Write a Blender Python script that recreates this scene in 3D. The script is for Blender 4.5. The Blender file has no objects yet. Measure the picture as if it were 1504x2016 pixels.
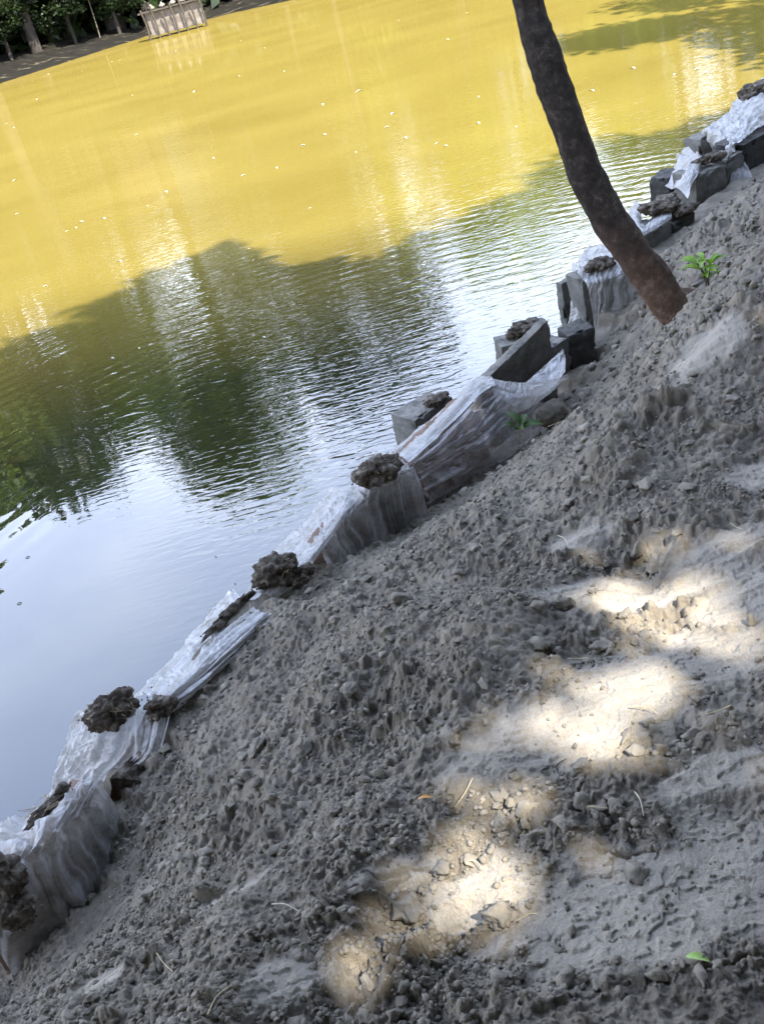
import bpy, math, random
import numpy as np
from mathutils import Vector, Matrix, noise as mnoise
random.seed(7); rng = np.random.default_rng(7)
scene = bpy.context.scene
COL = scene.collection
# ------------------------------------------------------------------ camera
F_PX, ROLL, TILT, H = 1900.0, math.radians(14.5), math.radians(31.2), 2.5
cam_d = bpy.data.cameras.new('camera'); cam = bpy.data.objects.new('camera', cam_d); COL.objects.link(cam)
cam_d.sensor_fit = 'VERTICAL'; cam_d.sensor_height = 24.0; cam_d.lens = 24.0 * F_PX / 2016.0
cam_d.clip_start = 0.05; cam_d.clip_end = 1500
cam.matrix_world = Matrix.Translation((0, 0, H)) @ (Matrix.Rotation(math.pi/2 - TILT, 4, 'X') @ Matrix.Rotation(ROLL, 4, 'Z').inverted())
scene.camera = cam
scene.render.resolution_x = 763; scene.render.resolution_y = 1024
# ------------------------------------------------------------------ light
SUN_AZ, SUN_EL = math.radians(150), math.radians(52)      # azimuth clockwise from +Y
S = np.array([math.sin(SUN_AZ)*math.cos(SUN_EL), math.cos(SUN_AZ)*math.cos(SUN_EL), math.sin(SUN_EL)])
sd = bpy.data.lights.new('sun', 'SUN'); sd.energy = 5.0; sd.angle = math.radians(0.55); sd.color = (1.0, 0.945, 0.87)
so = bpy.data.objects.new('sun', sd); COL.objects.link(so)
so.rotation_euler = Vector(S).to_track_quat('Z', 'Y').to_euler()
world = bpy.data.worlds.new('World'); scene.world = world; world.use_nodes = True
nt = world.node_tree; nt.nodes.clear()
def N(t, kind, **kw):
    n = t.nodes.new(kind)
    for k, v in kw.items():
        if k.startswith('i_'): n.inputs[k[2:].replace('_', ' ')].default_value = v
        else: setattr(n, k, v)
    return n
sky = N(nt, 'ShaderNodeTexSky', sky_type='NISHITA', sun_disc=False, sun_elevation=SUN_EL, sun_rotation=SUN_AZ, dust_density=0.4, air_density=1.0, ozone_density=5.0)
bg = N(nt, 'ShaderNodeBackground'); bg.inputs['Strength'].default_value = 0.15
tcw = N(nt, 'ShaderNodeTexCoord'); sep = N(nt, 'ShaderNodeSeparateXYZ'); nt.links.new(tcw.outputs['Generated'], sep.inputs[0])
mpw = N(nt, 'ShaderNodeMapping'); mpw.inputs['Scale'].default_value = (1, 1, 2.2); nt.links.new(tcw.outputs['Generated'], mpw.inputs[0])
nw = N(nt, 'ShaderNodeTexNoise'); nw.inputs['Scale'].default_value = 3.2; nw.inputs['Detail'].default_value = 7; nt.links.new(mpw.outputs[0], nw.inputs['Vector'])
mrw = N(nt, 'ShaderNodeMapRange'); mrw.inputs[1].default_value = 0.38; mrw.inputs[2].default_value = 0.60; mrw.inputs[3].default_value = 0.45; nt.links.new(nw.outputs[0], mrw.inputs[0])
mre = N(nt, 'ShaderNodeMapRange'); mre.inputs[1].default_value = 0.64; mre.inputs[2].default_value = 0.38; mre.inputs[3].default_value = 0.02; mre.inputs[4].default_value = 1.0; nt.links.new(sep.outputs['Z'], mre.inputs[0])
mmw = N(nt, 'ShaderNodeMath', operation='MULTIPLY'); nt.links.new(mrw.outputs[0], mmw.inputs[0]); nt.links.new(mre.outputs[0], mmw.inputs[1])
mxw = N(nt, 'ShaderNodeMix', data_type='RGBA'); nt.links.new(sky.outputs[0], mxw.inputs[6]); mxv = N(nt, 'ShaderNodeMix', data_type='RGBA'); nt.links.new(mmw.outputs[0], mxv.inputs[0]); mxv.inputs[6].default_value = (4.7, 5.9, 9.0, 1); mxv.inputs[7].default_value = (12, 12.8, 15, 1); nt.links.new(mxv.outputs[2], mxw.inputs[7]); mxw.inputs[0].default_value = .8
nt.links.new(mxw.outputs[2], bg.inputs[0])
wo = N(nt, 'ShaderNodeOutputWorld'); nt.links.new(bg.outputs[0], wo.inputs[0])
scene.view_settings.view_transform = 'Standard'; scene.view_settings.look = 'None'
scene.view_settings.exposure = 1.75; scene.view_settings.gamma = 1.0
scene.cycles.max_bounces = 6; scene.cycles.transparent_max_bounces = 12

# ------------------------------------------------------------------ geometry helpers
CR, SR, CT, ST = math.cos(ROLL), math.sin(ROLL), math.cos(TILT), math.sin(TILT)
def ray(px, py):
    u, v = px-752, py-1008; a = u*CR - v*SR; b = u*SR + v*CR
    return np.array([a, CT*F_PX - ST*b, -ST*F_PX - CT*b])
def at(px, py, z):
    r = ray(px, py); t = (z-H)/r[2]
    return np.array([r[0]*t, r[1]*t, z])
def at_y(px, py, y):
    r = ray(px, py); t = y/r[1]
    return np.array([0, 0, H]) + r*t
_perm = rng.integers(0, 1 << 30, 4096)
def _hash(ix, iy, s):
    return _perm[(ix*374761 + iy*668265 + s*9176 + (ix*iy)*31) & 4095]
def perlin(x, y, s=0):
    x0 = np.floor(x).astype(np.int64); y0 = np.floor(y).astype(np.int64); fx = x-x0; fy = y-y0
    u = fx*fx*fx*(fx*(fx*6-15)+10); v = fy*fy*fy*(fy*(fy*6-15)+10)
    def g(ix, iy, dx, dy):
        a = (_hash(ix, iy, s) & 1023) * (2*math.pi/1024)
        return np.cos(a)*dx + np.sin(a)*dy
    n00 = g(x0, y0, fx, fy); n10 = g(x0+1, y0, fx-1, fy); n01 = g(x0, y0+1, fx, fy-1); n11 = g(x0+1, y0+1, fx-1, fy-1)
    return ((n00*(1-u)+n10*u)*(1-v) + (n01*(1-u)+n11*u)*v) * 1.5
def fbm(x, y, o=4, s=0):
    t = np.zeros(np.shape(x)); a = 1.0
    for k in range(o):
        t += a*perlin(x, y, s+k*7); x = x*2.03+11.3; y = y*2.03-5.1; a *= 0.5
    return t
def domes(x, y, cell, s=0, fill=0.75):
    X, Y = x/cell, y/cell
    x0 = np.floor(X).astype(np.int64); y0 = np.floor(Y).astype(np.int64); out = np.zeros(np.shape(x))
    for i in (-1, 0, 1):
        for j in (-1, 0, 1):
            h = _hash(x0+i, y0+j, s); cx = x0+i+(h & 255)/255.; cy = y0+j+((h >> 8) & 255)/255.
            k = ((h >> 16) & 255)/255.; r = 0.30+0.45*k; on = (((h >> 22) & 63)/63.) < fill
            ex = ((h >> 5) & 63)/63.*math.pi; dx, dy = X-cx, Y-cy
            c_, s_ = np.cos(ex), np.sin(ex); p = dx*c_+dy*s_; q = (-dx*s_+dy*c_)*1.45
            p, q = p/r, q/r; tx = ((h >> 3) & 63)/63.-.5; ty = ((h >> 11) & 63)/63.-.5
            ch = np.maximum(np.maximum(np.abs(p+.2*q), np.abs(q)), (np.abs(p)+np.abs(q))*.76)
            out = np.maximum(out, np.where(on, r*np.clip(np.minimum(.62+.9*tx*p+.9*ty*q, (1-ch)*2.4), 0, 1), 0))
    return out*cell
# --- the shoreline: front face of the retaining wall, continued to a closed pond
WALL = np.array([(-1.35,1.85),(-1.13,1.95),(-1.01,2.15),(-.80,2.35),(-.50,2.71),(-.19,3.18),(.05,3.41),(.39,3.78),(.74,4.06),(1.02,4.35),(1.60,4.96),(1.90,5.30),(2.38,5.80),(3.13,6.50)])
ZC = np.array([.20,.29,.40,.52,.58,.40,.32,.24,.20,.22,.38,.47,.49,.44])
POND = np.array([(-50,-30),(-9,-5),(-3.2,.4)] + [tuple(p) for p in WALL] + [(4.7,8.1),(8,12.6),(14,20),(22,32),(24,42),(13,50),(2.2,48),(-1,50),(-4.4,49.6),(-6.7,47.2),(-10.3,42.9),(-16,38),(-30,33),(-48,20)])
_wz = dict((tuple(p), z) for p, z in zip(WALL, ZC))
PZ = np.array([_wz.get(tuple(p), .35) for p in POND])
WPTS = []
for _i in range(len(WALL)-1):
    for _t in (0, .34, .67): WPTS.append((WALL[_i]*(1-_t)+WALL[_i+1]*_t, ZC[_i]*(1-_t)+ZC[_i+1]*_t))
WPTS += [(WALL[-1], ZC[-1])]+[(np.array(p), .38) for p in [(-2.2,1.2),(-3.2,.4),(-5,-1.5),(-9,-5),(3.9,7.3),(4.7,8.1),(6.3,10.3),(8,12.6)]]
def pond_d(x, y):
    """signed distance to the pond edge (positive on land) and the contact height there"""
    best = np.full(np.shape(x), 1e9); zc = np.full(np.shape(x), .35); ins = np.zeros(np.shape(x), bool); n = len(POND)
    for i in range(n):
        a, b = POND[i], POND[(i+1) % n]; e = b-a
        t = np.clip(((x-a[0])*e[0]+(y-a[1])*e[1])/(e@e), 0, 1)
        d = np.hypot(x-a[0]-t*e[0], y-a[1]-t*e[1]); m = d < best
        best = np.where(m, d, best); zc = np.where(m, PZ[i]*(1-t)+PZ[(i+1) % n]*t, zc)
        c = ((a[1] > y) != (b[1] > y)) & (x < (b[0]-a[0])*(y-a[1])/((b[1]-a[1]) if b[1] != a[1] else 1e-9)+a[0]); ins ^= c
    sx, sy = np.asarray(x, float), np.asarray(y, float); near = np.hypot(sx-1, sy-3) < 14
    if np.any(near):
        xs, ys = (sx[near], sy[near]) if sx.ndim else (sx, sy); wsum = 0; zs = 0; bb = best[near] if sx.ndim else best
        for p, z in WPTS:
            q = ((xs-p[0])**2+(ys-p[1])**2)/(bb*bb+.004); w = q**-6; wsum = wsum+w; zs = zs+w*z
        if sx.ndim: zc[near] = zs/wsum
        else: zc = zs/wsum
    return np.where(ins, -best, best), zc
def base_z(x, y):
    x = np.asarray(x, float); y = np.asarray(y, float)
    d, zc = pond_d(x, y)
    far = (y > 25)
    k = np.clip(d/1.15, 0, 1); sm = k*k*(3-2*k)*.45 + k*.55
    near = zc + (1.0-zc)*sm + np.clip(d-1.15, 0, 8)*.022
    under = zc - np.clip((-d-.12)*4.0, 0, 1.5)
    zn = np.where(d > 0, near, under)
    zf = np.where(d > 0, .9*(1-np.exp(-d*.16)) + .02, np.maximum(d*.6, -1.2))
    return np.where(far, zf, zn), d
def ground_at(px, py):
    r = ray(px, py); r = r/np.linalg.norm(r); ts = np.linspace(1.0, 16, 3000)
    X, Y, Z = r[0]*ts, r[1]*ts, H+r[2]*ts; z, _ = base_z(X, Y)
    i = np.argmax(Z <= z); return np.array([X[i], Y[i], z[i]])
RT = np.array([1., 0.]); 
def ell(px, py, rx, ry):
    """ellipse on the ground: centre and the two half axes as world vectors"""
    c = ground_at(px, py)[:2]; a = at(px+rx*CR, py-rx*SR, .95)[:2]-at(px, py, .95)[:2]; b = at(px-ry*SR, py-ry*CR, .95)[:2]-at(px, py, .95)[:2]
    return c, np.linalg.inv(np.array([a, b]).T)
def grow(e, g):
    c, M = e; A = np.linalg.inv(M); A = A*(1+g/np.linalg.norm(A, axis=0))[None, :]; return c, np.linalg.inv(A)
def in_ell(x, y, e):
    c, M = e; p = M[0, 0]*(x-c[0])+M[0, 1]*(y-c[1]); q = M[1, 0]*(x-c[0])+M[1, 1]*(y-c[1])
    return np.hypot(p, q)
SMOOTH = [ell(*v) for v in [(1340,1790,320,130),(1150,1450,290,75),(1340,1320,220,75),(1300,1150,200,30),(1450,1560,160,40),(1000,1850,120,30),(1420,1080,120,25),(1180,1135,130,26),(1450,1190,110,60),(560,1930,100,40),(190,1950,90,55),(930,1760,130,50),(1390,690,80,28),(1150,1030,70,22),(1480,930,70,30),(760,1720,110,25),(450,1770,90,22),(1400,1560,120,35)]]
PITS = [(1290,810,.13,.065),(1390,655,.10,.045),(1230,1075,.13,.04),(905,1830,.06,.02),(1080,660,.08,.0),(1010,1015,.08,.02),(1330,1480,.07,.02),(770,1790,.07,.03)]
PITS = [(ground_at(a, b)[:2], r, d) for a, b, r, d in PITS]
MOUNDS = [(950,1010,.10,.035),(1400,500,.3,.06),(760,1240,.10,.03),(1000,1190,.09,.025),(520,1400,.10,.02),(1480,640,.1,.03),(1250,735,.10,.03)]
MOUNDS = [(ground_at(a, b)[:2], r, d) for a, b, r, d in MOUNDS]
CRACKS = [[(150,1908),(185,1915),(225,1900),(253,1880)],[(140,1925),(178,1936),(215,1922),(245,1905)],[(715,1715),(745,1722),(800,1702),(840,1708),(890,1728)],[(160,1890),(200,1892)],[(880,1822),(915,1820),(950,1800)],[(700,1745),(740,1738),(800,1712)],[(1180,1700),(1230,1708),(1290,1700)],[(1380,1960),(1430,1950),(1490,1930)]]
CRACKS = [[ground_at(*p)[:2] for p in c] for c in CRACKS]
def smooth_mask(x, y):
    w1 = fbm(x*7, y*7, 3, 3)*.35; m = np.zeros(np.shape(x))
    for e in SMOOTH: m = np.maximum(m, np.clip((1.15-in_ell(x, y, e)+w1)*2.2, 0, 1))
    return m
def height(x, y):
    z, d = base_z(x, y)
    nearm = (np.hypot(x, y) < 14) & (d > -.3)
    z = z + np.where(d > 0, .10*fbm(x*.9, y*.9, 2, 1)*np.clip(d, 0, 1), 0)
    sm = np.zeros(np.shape(x)); xs, ys = x[nearm], y[nearm]
    if xs.size:
        s = smooth_mask(xs, ys); cr = 1-s; ds = d[nearm]
        wx = xs+.005*fbm(xs*30, ys*30, 2, 5); wy = ys+.005*fbm(xs*30, ys*30, 2, 9); rd_ = np.hypot(xs, ys)
        big = np.clip(.55+.8*fbm(xs*2.6, ys*2.6, 2, 21), .12, 1.2)
        h = .030*fbm(xs*3.5, ys*3.5, 3, 2)*(.45+.55*cr)
        h += cr*big*(domes(wx, wy, .105, 1, .40)*.50 + domes(wx, wy, .052, 2, .5)*.75)
        h += cr*(.35+.65*big)*(domes(wx, wy, .027, 3, .65)*.95 + domes(wx, wy, .0145, 4, .7)*1.0)
        h += cr*(.007*fbm(xs*40, ys*40, 3, 12)+.012*(.5-np.abs(fbm(xs*16, ys*16, 3, 14))))
        h += cr*np.clip((rd_-3.6)/1.5, 0, 1)*(.022*(.5-np.abs(fbm(xs*9, ys*9, 4, 15)))+domes(wx, wy, .075, 6, .6)*.5)
        # flaky crust on the smooth areas: stepped layers a few mm thick
        n = fbm(xs*5+.2*fbm(xs*30, ys*30, 2, 40), ys*8, 4, 33)*3.0; fl = np.floor(n); fr = n-fl
        h += s*.0042*(fl + np.clip(fr*9, 0, 1)) + s*.0012*fbm(xs*90, ys*90, 2, 50) + s*domes(wx, wy, .03, 8, .12)*.35
        for c, r, dp in PITS:
            q = np.hypot(xs-c[0], ys-c[1])/r*(1+.35*fbm(xs*9, ys*9, 2, 60)); h += -dp*np.exp(-(q**2.6)) + dp*.25*np.exp(-((q-1.25)/.3)**2)
        for c, r, dp in MOUNDS: h += dp*np.exp(-(np.hypot(xs-c[0], ys-c[1])/r)**2)
        wob = .006*fbm(xs*40, ys*40, 2, 70)
        for c in CRACKS:
            b = np.full(xs.shape, 1e9)
            for p, q in zip(c[:-1], c[1:]):
                e = q-p; t = np.clip(((xs-p[0])*e[0]+(ys-p[1])*e[1])/(e@e), 0, 1); b = np.minimum(b, np.hypot(xs-p[0]-t*e[0], ys-p[1]-t*e[1]+wob))
            h -= .016*np.clip(1-b/.0045, 0, 1)
        h *= np.clip((ds+.1)*6, .2, 1)
        z[nearm] += h; sm[nearm] = s
    z = z + np.where(np.hypot(x, y) >= 14, .12*fbm(x*.5, y*.5, 4, 80)*np.clip(np.abs(d)*.6, 0, 1)*np.where(d > 0, 1, 0), 0)
    return z, sm, d

# ------------------------------------------------------------------ mesh helpers
def mesh_np(name, co, faces, smooth=True):
    co = np.ascontiguousarray(co, np.float32); faces = np.ascontiguousarray(faces, np.int32); k = faces.shape[1]
    me = bpy.data.meshes.new(name); me.vertices.add(len(co)); me.vertices.foreach_set('co', co.ravel())
    me.loops.add(faces.size); me.loops.foreach_set('vertex_index', faces.ravel())
    me.polygons.add(len(faces)); me.polygons.foreach_set('loop_start', np.arange(0, faces.size, k, dtype=np.int32))
    me.polygons.foreach_set('use_smooth', np.full(len(faces), smooth)); me.update(calc_edges=True); return me
def fattr(me, name, arr):
    a = me.attributes.new(name, 'FLOAT', 'POINT'); a.data.foreach_set('value', np.ascontiguousarray(arr, np.float32).ravel())
def obj(name, me, mat, parent=None, loc=None):
    o = bpy.data.objects.new(name, me); COL.objects.link(o)
    if mat: me.materials.clear(); me.materials.append(mat)
    if parent:
        o.parent = parent
        if parent.type == 'EMPTY' or loc is None: o.location = tuple(-np.array(parent.get('_b', (0, 0, 0)), float)) if loc is None else loc
    elif loc is not None: o.location = loc
    return o
def tag(o, label=None, cat=None, group=None, kind=None):
    if label: o['label'] = label
    if cat: o['category'] = cat
    if group: o['group'] = group
    if kind: o['kind'] = kind
    return o
def empty(name, loc, label, cat, group=None):
    o = bpy.data.objects.new(name, None); COL.objects.link(o); o.location = tuple(loc); o.empty_display_size = .1
    o['_b'] = [float(v) for v in loc]
    return tag(o, label, cat, group)
def recentre(me):
    n = len(me.vertices); a = np.empty(n*3, np.float32); me.vertices.foreach_get('co', a); a = a.reshape(-1, 3)
    c = (a.min(0)+a.max(0))/2; c[2] = a[:, 2].min(); a -= c; me.vertices.foreach_set('co', a.ravel()); me.update(); return tuple(float(v) for v in c)
def single(name, me, mat, label, cat, group=None):
    c = recentre(me); return tag(obj(name, me, mat, loc=c), label, cat, group)
def ico(sub):
    import bmesh
    bm = bmesh.new(); bmesh.ops.create_icosphere(bm, subdivisions=sub, radius=1)
    co = np.array([v.co[:] for v in bm.verts]); fa = np.array([[v.index for v in f.verts] for f in bm.faces]); bm.free(); return co, fa
ICO = {k: ico(k) for k in (1, 2, 3, 4, 5)}
def noise3(co, fr, s=0, o=3):
    return (fbm(co[:, 0]*fr+co[:, 2]*fr*.7, co[:, 1]*fr-co[:, 2]*fr*.6, o, s) + fbm(co[:, 1]*fr+7, co[:, 2]*fr+3, o, s+3) + fbm(co[:, 2]*fr-5, co[:, 0]*fr+9, o, s+5))/1.8
def noise_m(co, fr, s, o=3):
    off = Vector((s*3.7, s*1.9, -s*2.3)); return np.array([mnoise.fractal(Vector(c)*fr+off, .9, 2.1, o) for c in co.tolist()])
def rock_co(sub, s, amp=.35, facet=True):
    co, fa = ICO[sub]; co = co.copy()
    if facet:   # cut by a few random planes for angular faces
        r = np.random.default_rng(s)
        for _ in range(11):
            n = r.normal(size=3); n /= np.linalg.norm(n); k = r.uniform(.42, .8); dd = co@n; co -= np.outer(np.maximum(dd-k, 0), n)
    rad = 1+(amp*noise3(co, 1.6, s, 3) if sub < 3 else amp*1.3*noise_m(co, 1.4, s, 5))+(.10*noise3(co, 5, s+3, 2) if sub > 1 else 0); return co*rad[:, None], fa
def boxy(l, w, h, sub=14, s=0, rough=.004, bev=.007):
    """a slab with worn, rounded, slightly uneven faces: grid box projected to a rounded box"""
    pts, fs = [], []
    def face(o, u, v, nu, nv):
        b = len(pts)
        for j in range(nv+1):
            for i in range(nu+1): pts.append(o+u*i/nu+v*j/nv)
        for j in range(nv):
            for i in range(nu):
                a = b+j*(nu+1)+i; fs.append((a, a+1, a+nu+2, a+nu+1))
    L, W, Hh = np.array([l, 0, 0.]), np.array([0, w, 0.]), np.array([0, 0, h]); o = -(L+W+Hh)/2
    nl, nw_, nh = [max(3, int(sub*x/max(l, w, h))) for x in (l, w, h)]
    face(o, W, L, nw_, nl); face(o+Hh, L, W, nl, nw_); face(o, L, Hh, nl, nh); face(o+W, Hh, L, nh, nl); face(o, Hh, W, nh, nw_); face(o+L, W, Hh, nw_, nh)
    co = np.array(pts); hf = np.array([l, w, h])/2-bev; inner = np.clip(co, -hf, hf); dv = co-inner; ln = np.linalg.norm(dv, axis=1, keepdims=True)+1e-9
    co = inner+dv/ln*np.minimum(ln, bev)
    n3 = noise3(co, 9, s, 4); n4 = noise3(co, 38, s+9, 2); nn = co/np.array([l, w, h]); nn /= np.linalg.norm(nn, axis=1, keepdims=True)+1e-9
    chip = np.clip(noise3(co, 16, s+30, 3)-.25, 0, 1)*np.clip(np.sum(np.abs(co) > hf*.93, axis=1)-1, 0, 1)*.05
    co = co+nn*(-chip+rough*1.6*n3+rough*.6*n4)[:, None]
    return co, np.array(fs)
def rotz(co, a): c, s = math.cos(a), math.sin(a); return co@np.array([[c, s, 0], [-s, c, 0], [0, 0, 1]])
def rotx(co, a): c, s = math.cos(a), math.sin(a); return co@np.array([[1, 0, 0], [0, c, s], [0, -s, c]])
def tube(points, radii, seg=12, s=0, rough=0.0, closed=True):
    P_ = np.array(points, float); n = len(P_); T = np.gradient(P_, axis=0); T /= np.linalg.norm(T, axis=1, keepdims=True)
    up = np.array([0.3, 1, .1]); co = []
    for i in range(n):
        a = np.cross(T[i], up); a /= np.linalg.norm(a); b = np.cross(T[i], a)
        for k in range(seg):
            t = 2*math.pi*k/seg; co.append(P_[i]+radii[i]*(a*math.cos(t)+b*math.sin(t)))
    fs = [(i*seg+k, i*seg+(k+1) % seg, (i+1)*seg+(k+1) % seg, (i+1)*seg+k) for i in range(n-1) for k in range(seg)]
    co = np.array(co)
    if rough:
        cen = np.repeat(P_, seg, axis=0); dv = co-cen; co = cen+dv*(1+rough*noise3(co, 9, s, 4)+rough*.5*noise3(co, 45, s+4, 2))[:, None]
    return co, np.array(fs)
def crom(pts, n):
    P_ = np.array(pts, float); m = len(P_); ext = np.vstack([2*P_[0]-P_[1], P_, 2*P_[-1]-P_[-2]]); out = []
    for t in np.linspace(0, m-1-1e-9, n):
        i = int(t); f = t-i; a, b, c, d = ext[i], ext[i+1], ext[i+2], ext[i+3]
        out.append(.5*((2*b)+(-a+c)*f+(2*a-5*b+4*c-d)*f*f+(-a+3*b-3*c+d)*f**3))
    return np.array(out)
def merge(parts):
    co, fs, b = [], [], 0
    for c, f in parts: co.append(c); fs.append(f+b); b += len(c)
    return np.vstack(co), np.vstack(fs)

# ------------------------------------------------------------------ materials
def mat(name):
    m = bpy.data.materials.new(name); m.use_nodes = True; t = m.node_tree; t.nodes.clear()
    o = t.nodes.new('ShaderNodeOutputMaterial'); return m, t, o
def ramp(t, src, stops):
    r = t.nodes.new('ShaderNodeValToRGB'); e = r.color_ramp.elements
    while len(e) < len(stops): e.new(.5)
    for k, (p, c) in zip(e, stops): k.position = p; k.color = (*c, 1)
    t.links.new(src, r.inputs[0]); return r.outputs[0]
def noise(t, vec, scale, det=4, rough=.55, dist=0):
    n = t.nodes.new('ShaderNodeTexNoise'); n.inputs['Scale'].default_value = scale; n.inputs['Detail'].default_value = det; n.inputs['Roughness'].default_value = rough; n.inputs['Distortion'].default_value = dist
    t.links.new(vec, n.inputs['Vector']); return n.outputs[0]
def mapping(t, vec, sc=(1, 1, 1), rot=(0, 0, 0)):
    m = t.nodes.new('ShaderNodeMapping'); m.inputs['Scale'].default_value = sc; m.inputs['Rotation'].default_value = rot; t.links.new(vec, m.inputs[0]); return m.outputs[0]
def mth(t, op, a, b=None, c=None, clamp=False):
    n = t.nodes.new('ShaderNodeMath'); n.operation = op; n.use_clamp = clamp
    for i, v in enumerate((a, b, c)):
        if v is None: continue
        if isinstance(v, (int, float)): n.inputs[i].default_value = v
        else: t.links.new(v, n.inputs[i])
    return n.outputs[0]
def mixc(t, f, a, b, typ='MIX'):
    n = t.nodes.new('ShaderNodeMix'); n.data_type = 'RGBA'; n.blend_type = typ
    for i, v in ((0, f), (6, a), (7, b)):
        if isinstance(v, (int, float)): n.inputs[i].default_value = v
        elif isinstance(v, tuple): n.inputs[i].default_value = (*v, 1)
        else: t.links.new(v, n.inputs[i])
    return n.outputs[2]
def mrange(t, v, a, b, c=0., d=1.):
    n = t.nodes.new('ShaderNodeMapRange'); t.links.new(v, n.inputs[0])
    for i, q in enumerate((a, b, c, d)): n.inputs[i+1].default_value = q
    return n.outputs[0]
def bump(t, h, dist, strength=1.0, normal=None):
    b = t.nodes.new('ShaderNodeBump'); b.inputs['Distance'].default_value = dist; b.inputs['Strength'].default_value = strength
    t.links.new(h, b.inputs['Height'])
    if normal: t.links.new(normal, b.inputs['Normal'])
    return b.outputs[0]
def basic(name, stops, scale=8, rough=.9, bscale=60, bdist=.004, coord='Object', spec=.3, aniso=(1, 1, 1), det=6):
    m, t, o = mat(name); tc = t.nodes.new('ShaderNodeTexCoord'); v = mapping(t, tc.outputs[coord], aniso)
    p = t.nodes.new('ShaderNodeBsdfPrincipled'); p.inputs['Roughness'].default_value = rough; p.inputs['Specular IOR Level'].default_value = spec
    t.links.new(ramp(t, noise(t, v, scale, det, .65), stops), p.inputs['Base Color'])
    if bdist: t.links.new(bump(t, noise(t, v, bscale, 5, .7), bdist), p.inputs['Normal'])
    t.links.new(p.outputs[0], o.inputs[0]); return m
# soil
def soil_mat():
    m, t, o = mat('grey_sandy_soil'); geo = t.nodes.new('ShaderNodeNewGeometry'); v = geo.outputs['Position']
    at_ = t.nodes.new('ShaderNodeAttribute'); at_.attribute_name = 'crust'; fr = t.nodes.new('ShaderNodeAttribute'); fr.attribute_name = 'shade_litter'
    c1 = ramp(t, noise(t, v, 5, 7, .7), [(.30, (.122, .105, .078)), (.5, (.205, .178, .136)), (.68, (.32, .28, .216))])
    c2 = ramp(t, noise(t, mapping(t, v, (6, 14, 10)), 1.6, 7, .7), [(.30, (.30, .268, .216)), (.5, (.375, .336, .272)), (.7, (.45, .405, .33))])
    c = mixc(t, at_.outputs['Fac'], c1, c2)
    spk = noise(t, v, 260, 3, .8); c = mixc(t, mrange(t, spk, .35, .7, .0, .45), c, (.10, .093, .082), 'MIX')
    far = ramp(t, noise(t, mapping(t, v, (1.0, 3.2, 1)), 1.3, 8, .75), [(.38, (.008, .008, .006)), (.56, (.016, .014, .010)), (.61, (.05, .042, .026)), (.68, (.20, .18, .12))])  # far bank litter, with tree shade and pale sun patches painted into its colour
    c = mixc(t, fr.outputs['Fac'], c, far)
    p = t.nodes.new('ShaderNodeBsdfPrincipled'); p.inputs['Roughness'].default_value = .95; p.inputs['Specular IOR Level'].default_value = .15
    t.links.new(c, p.inputs['Base Color'])
    nb = bump(t, noise(t, v, 190, 6, .8), .006, .8); nb = bump(t, noise(t, v, 55, 4, .7), .010, .5, nb)
    t.links.new(nb, p.inputs['Normal']); t.links.new(p.outputs[0], o.inputs[0]); return m
M_SOIL = soil_mat()
M_CLOD = basic('dry_clod', [(.3, (.125, .111, .086)), (.5, (.20, .178, .14)), (.7, (.30, .267, .21))], 14, .95, 150, .004, spec=.15)
M_MUD = basic('dark_root_mud', [(.32, (.030, .023, .016)), (.47, (.075, .060, .043)), (.57, (.15, .128, .10)), (.70, (.27, .24, .195))], 26, .95, 130, .008, spec=.2)
def dusty(name, stops, dust=(.24, .22, .185)):
    m = basic(name, stops, 9, .92, 110, .008); t = m.node_tree; p = [n for n in t.nodes if n.type == 'BSDF_PRINCIPLED'][0]; src = p.inputs['Base Color'].links[0].from_socket
    g = t.nodes.new('ShaderNodeNewGeometry'); sp = t.nodes.new('ShaderNodeSeparateXYZ'); t.links.new(g.outputs['Normal'], sp.inputs[0])
    k = mth(t, 'MULTIPLY', mrange(t, sp.outputs[2], .5, .9), mrange(t, noise(t, g.outputs['Position'], 17, 6, .7), .40, .58))
    sn = mrange(t, noise(t, g.outputs['Position'], 30, 8, .8), .55, .66, 0, .7)
    t.links.new(mixc(t, mth(t, 'MAXIMUM', k, sn), src, dust), p.inputs['Base Color']); return m
M_CONC = dusty('weathered_concrete', [(.3, (.085, .083, .074)), (.5, (.13, .127, .112)), (.7, (.20, .195, .17))])
M_CONCD = dusty('dark_concrete', [(.3, (.030, .029, .027)), (.5, (.05, .048, .044)), (.7, (.085, .08, .072))], (.12, .11, .095))  # darker tone of the concrete, used on a few blocks
M_BRN = basic('brown_stained_slab', [(.3, (.13, .085, .062)), (.5, (.20, .135, .10)), (.7, (.29, .21, .165))], 7, .85, 120, .002)
M_STRAW = basic('dry_straw', [(.3, (.30, .24, .14)), (.7, (.52, .44, .28))], 30, .8, 100, 0)
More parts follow.
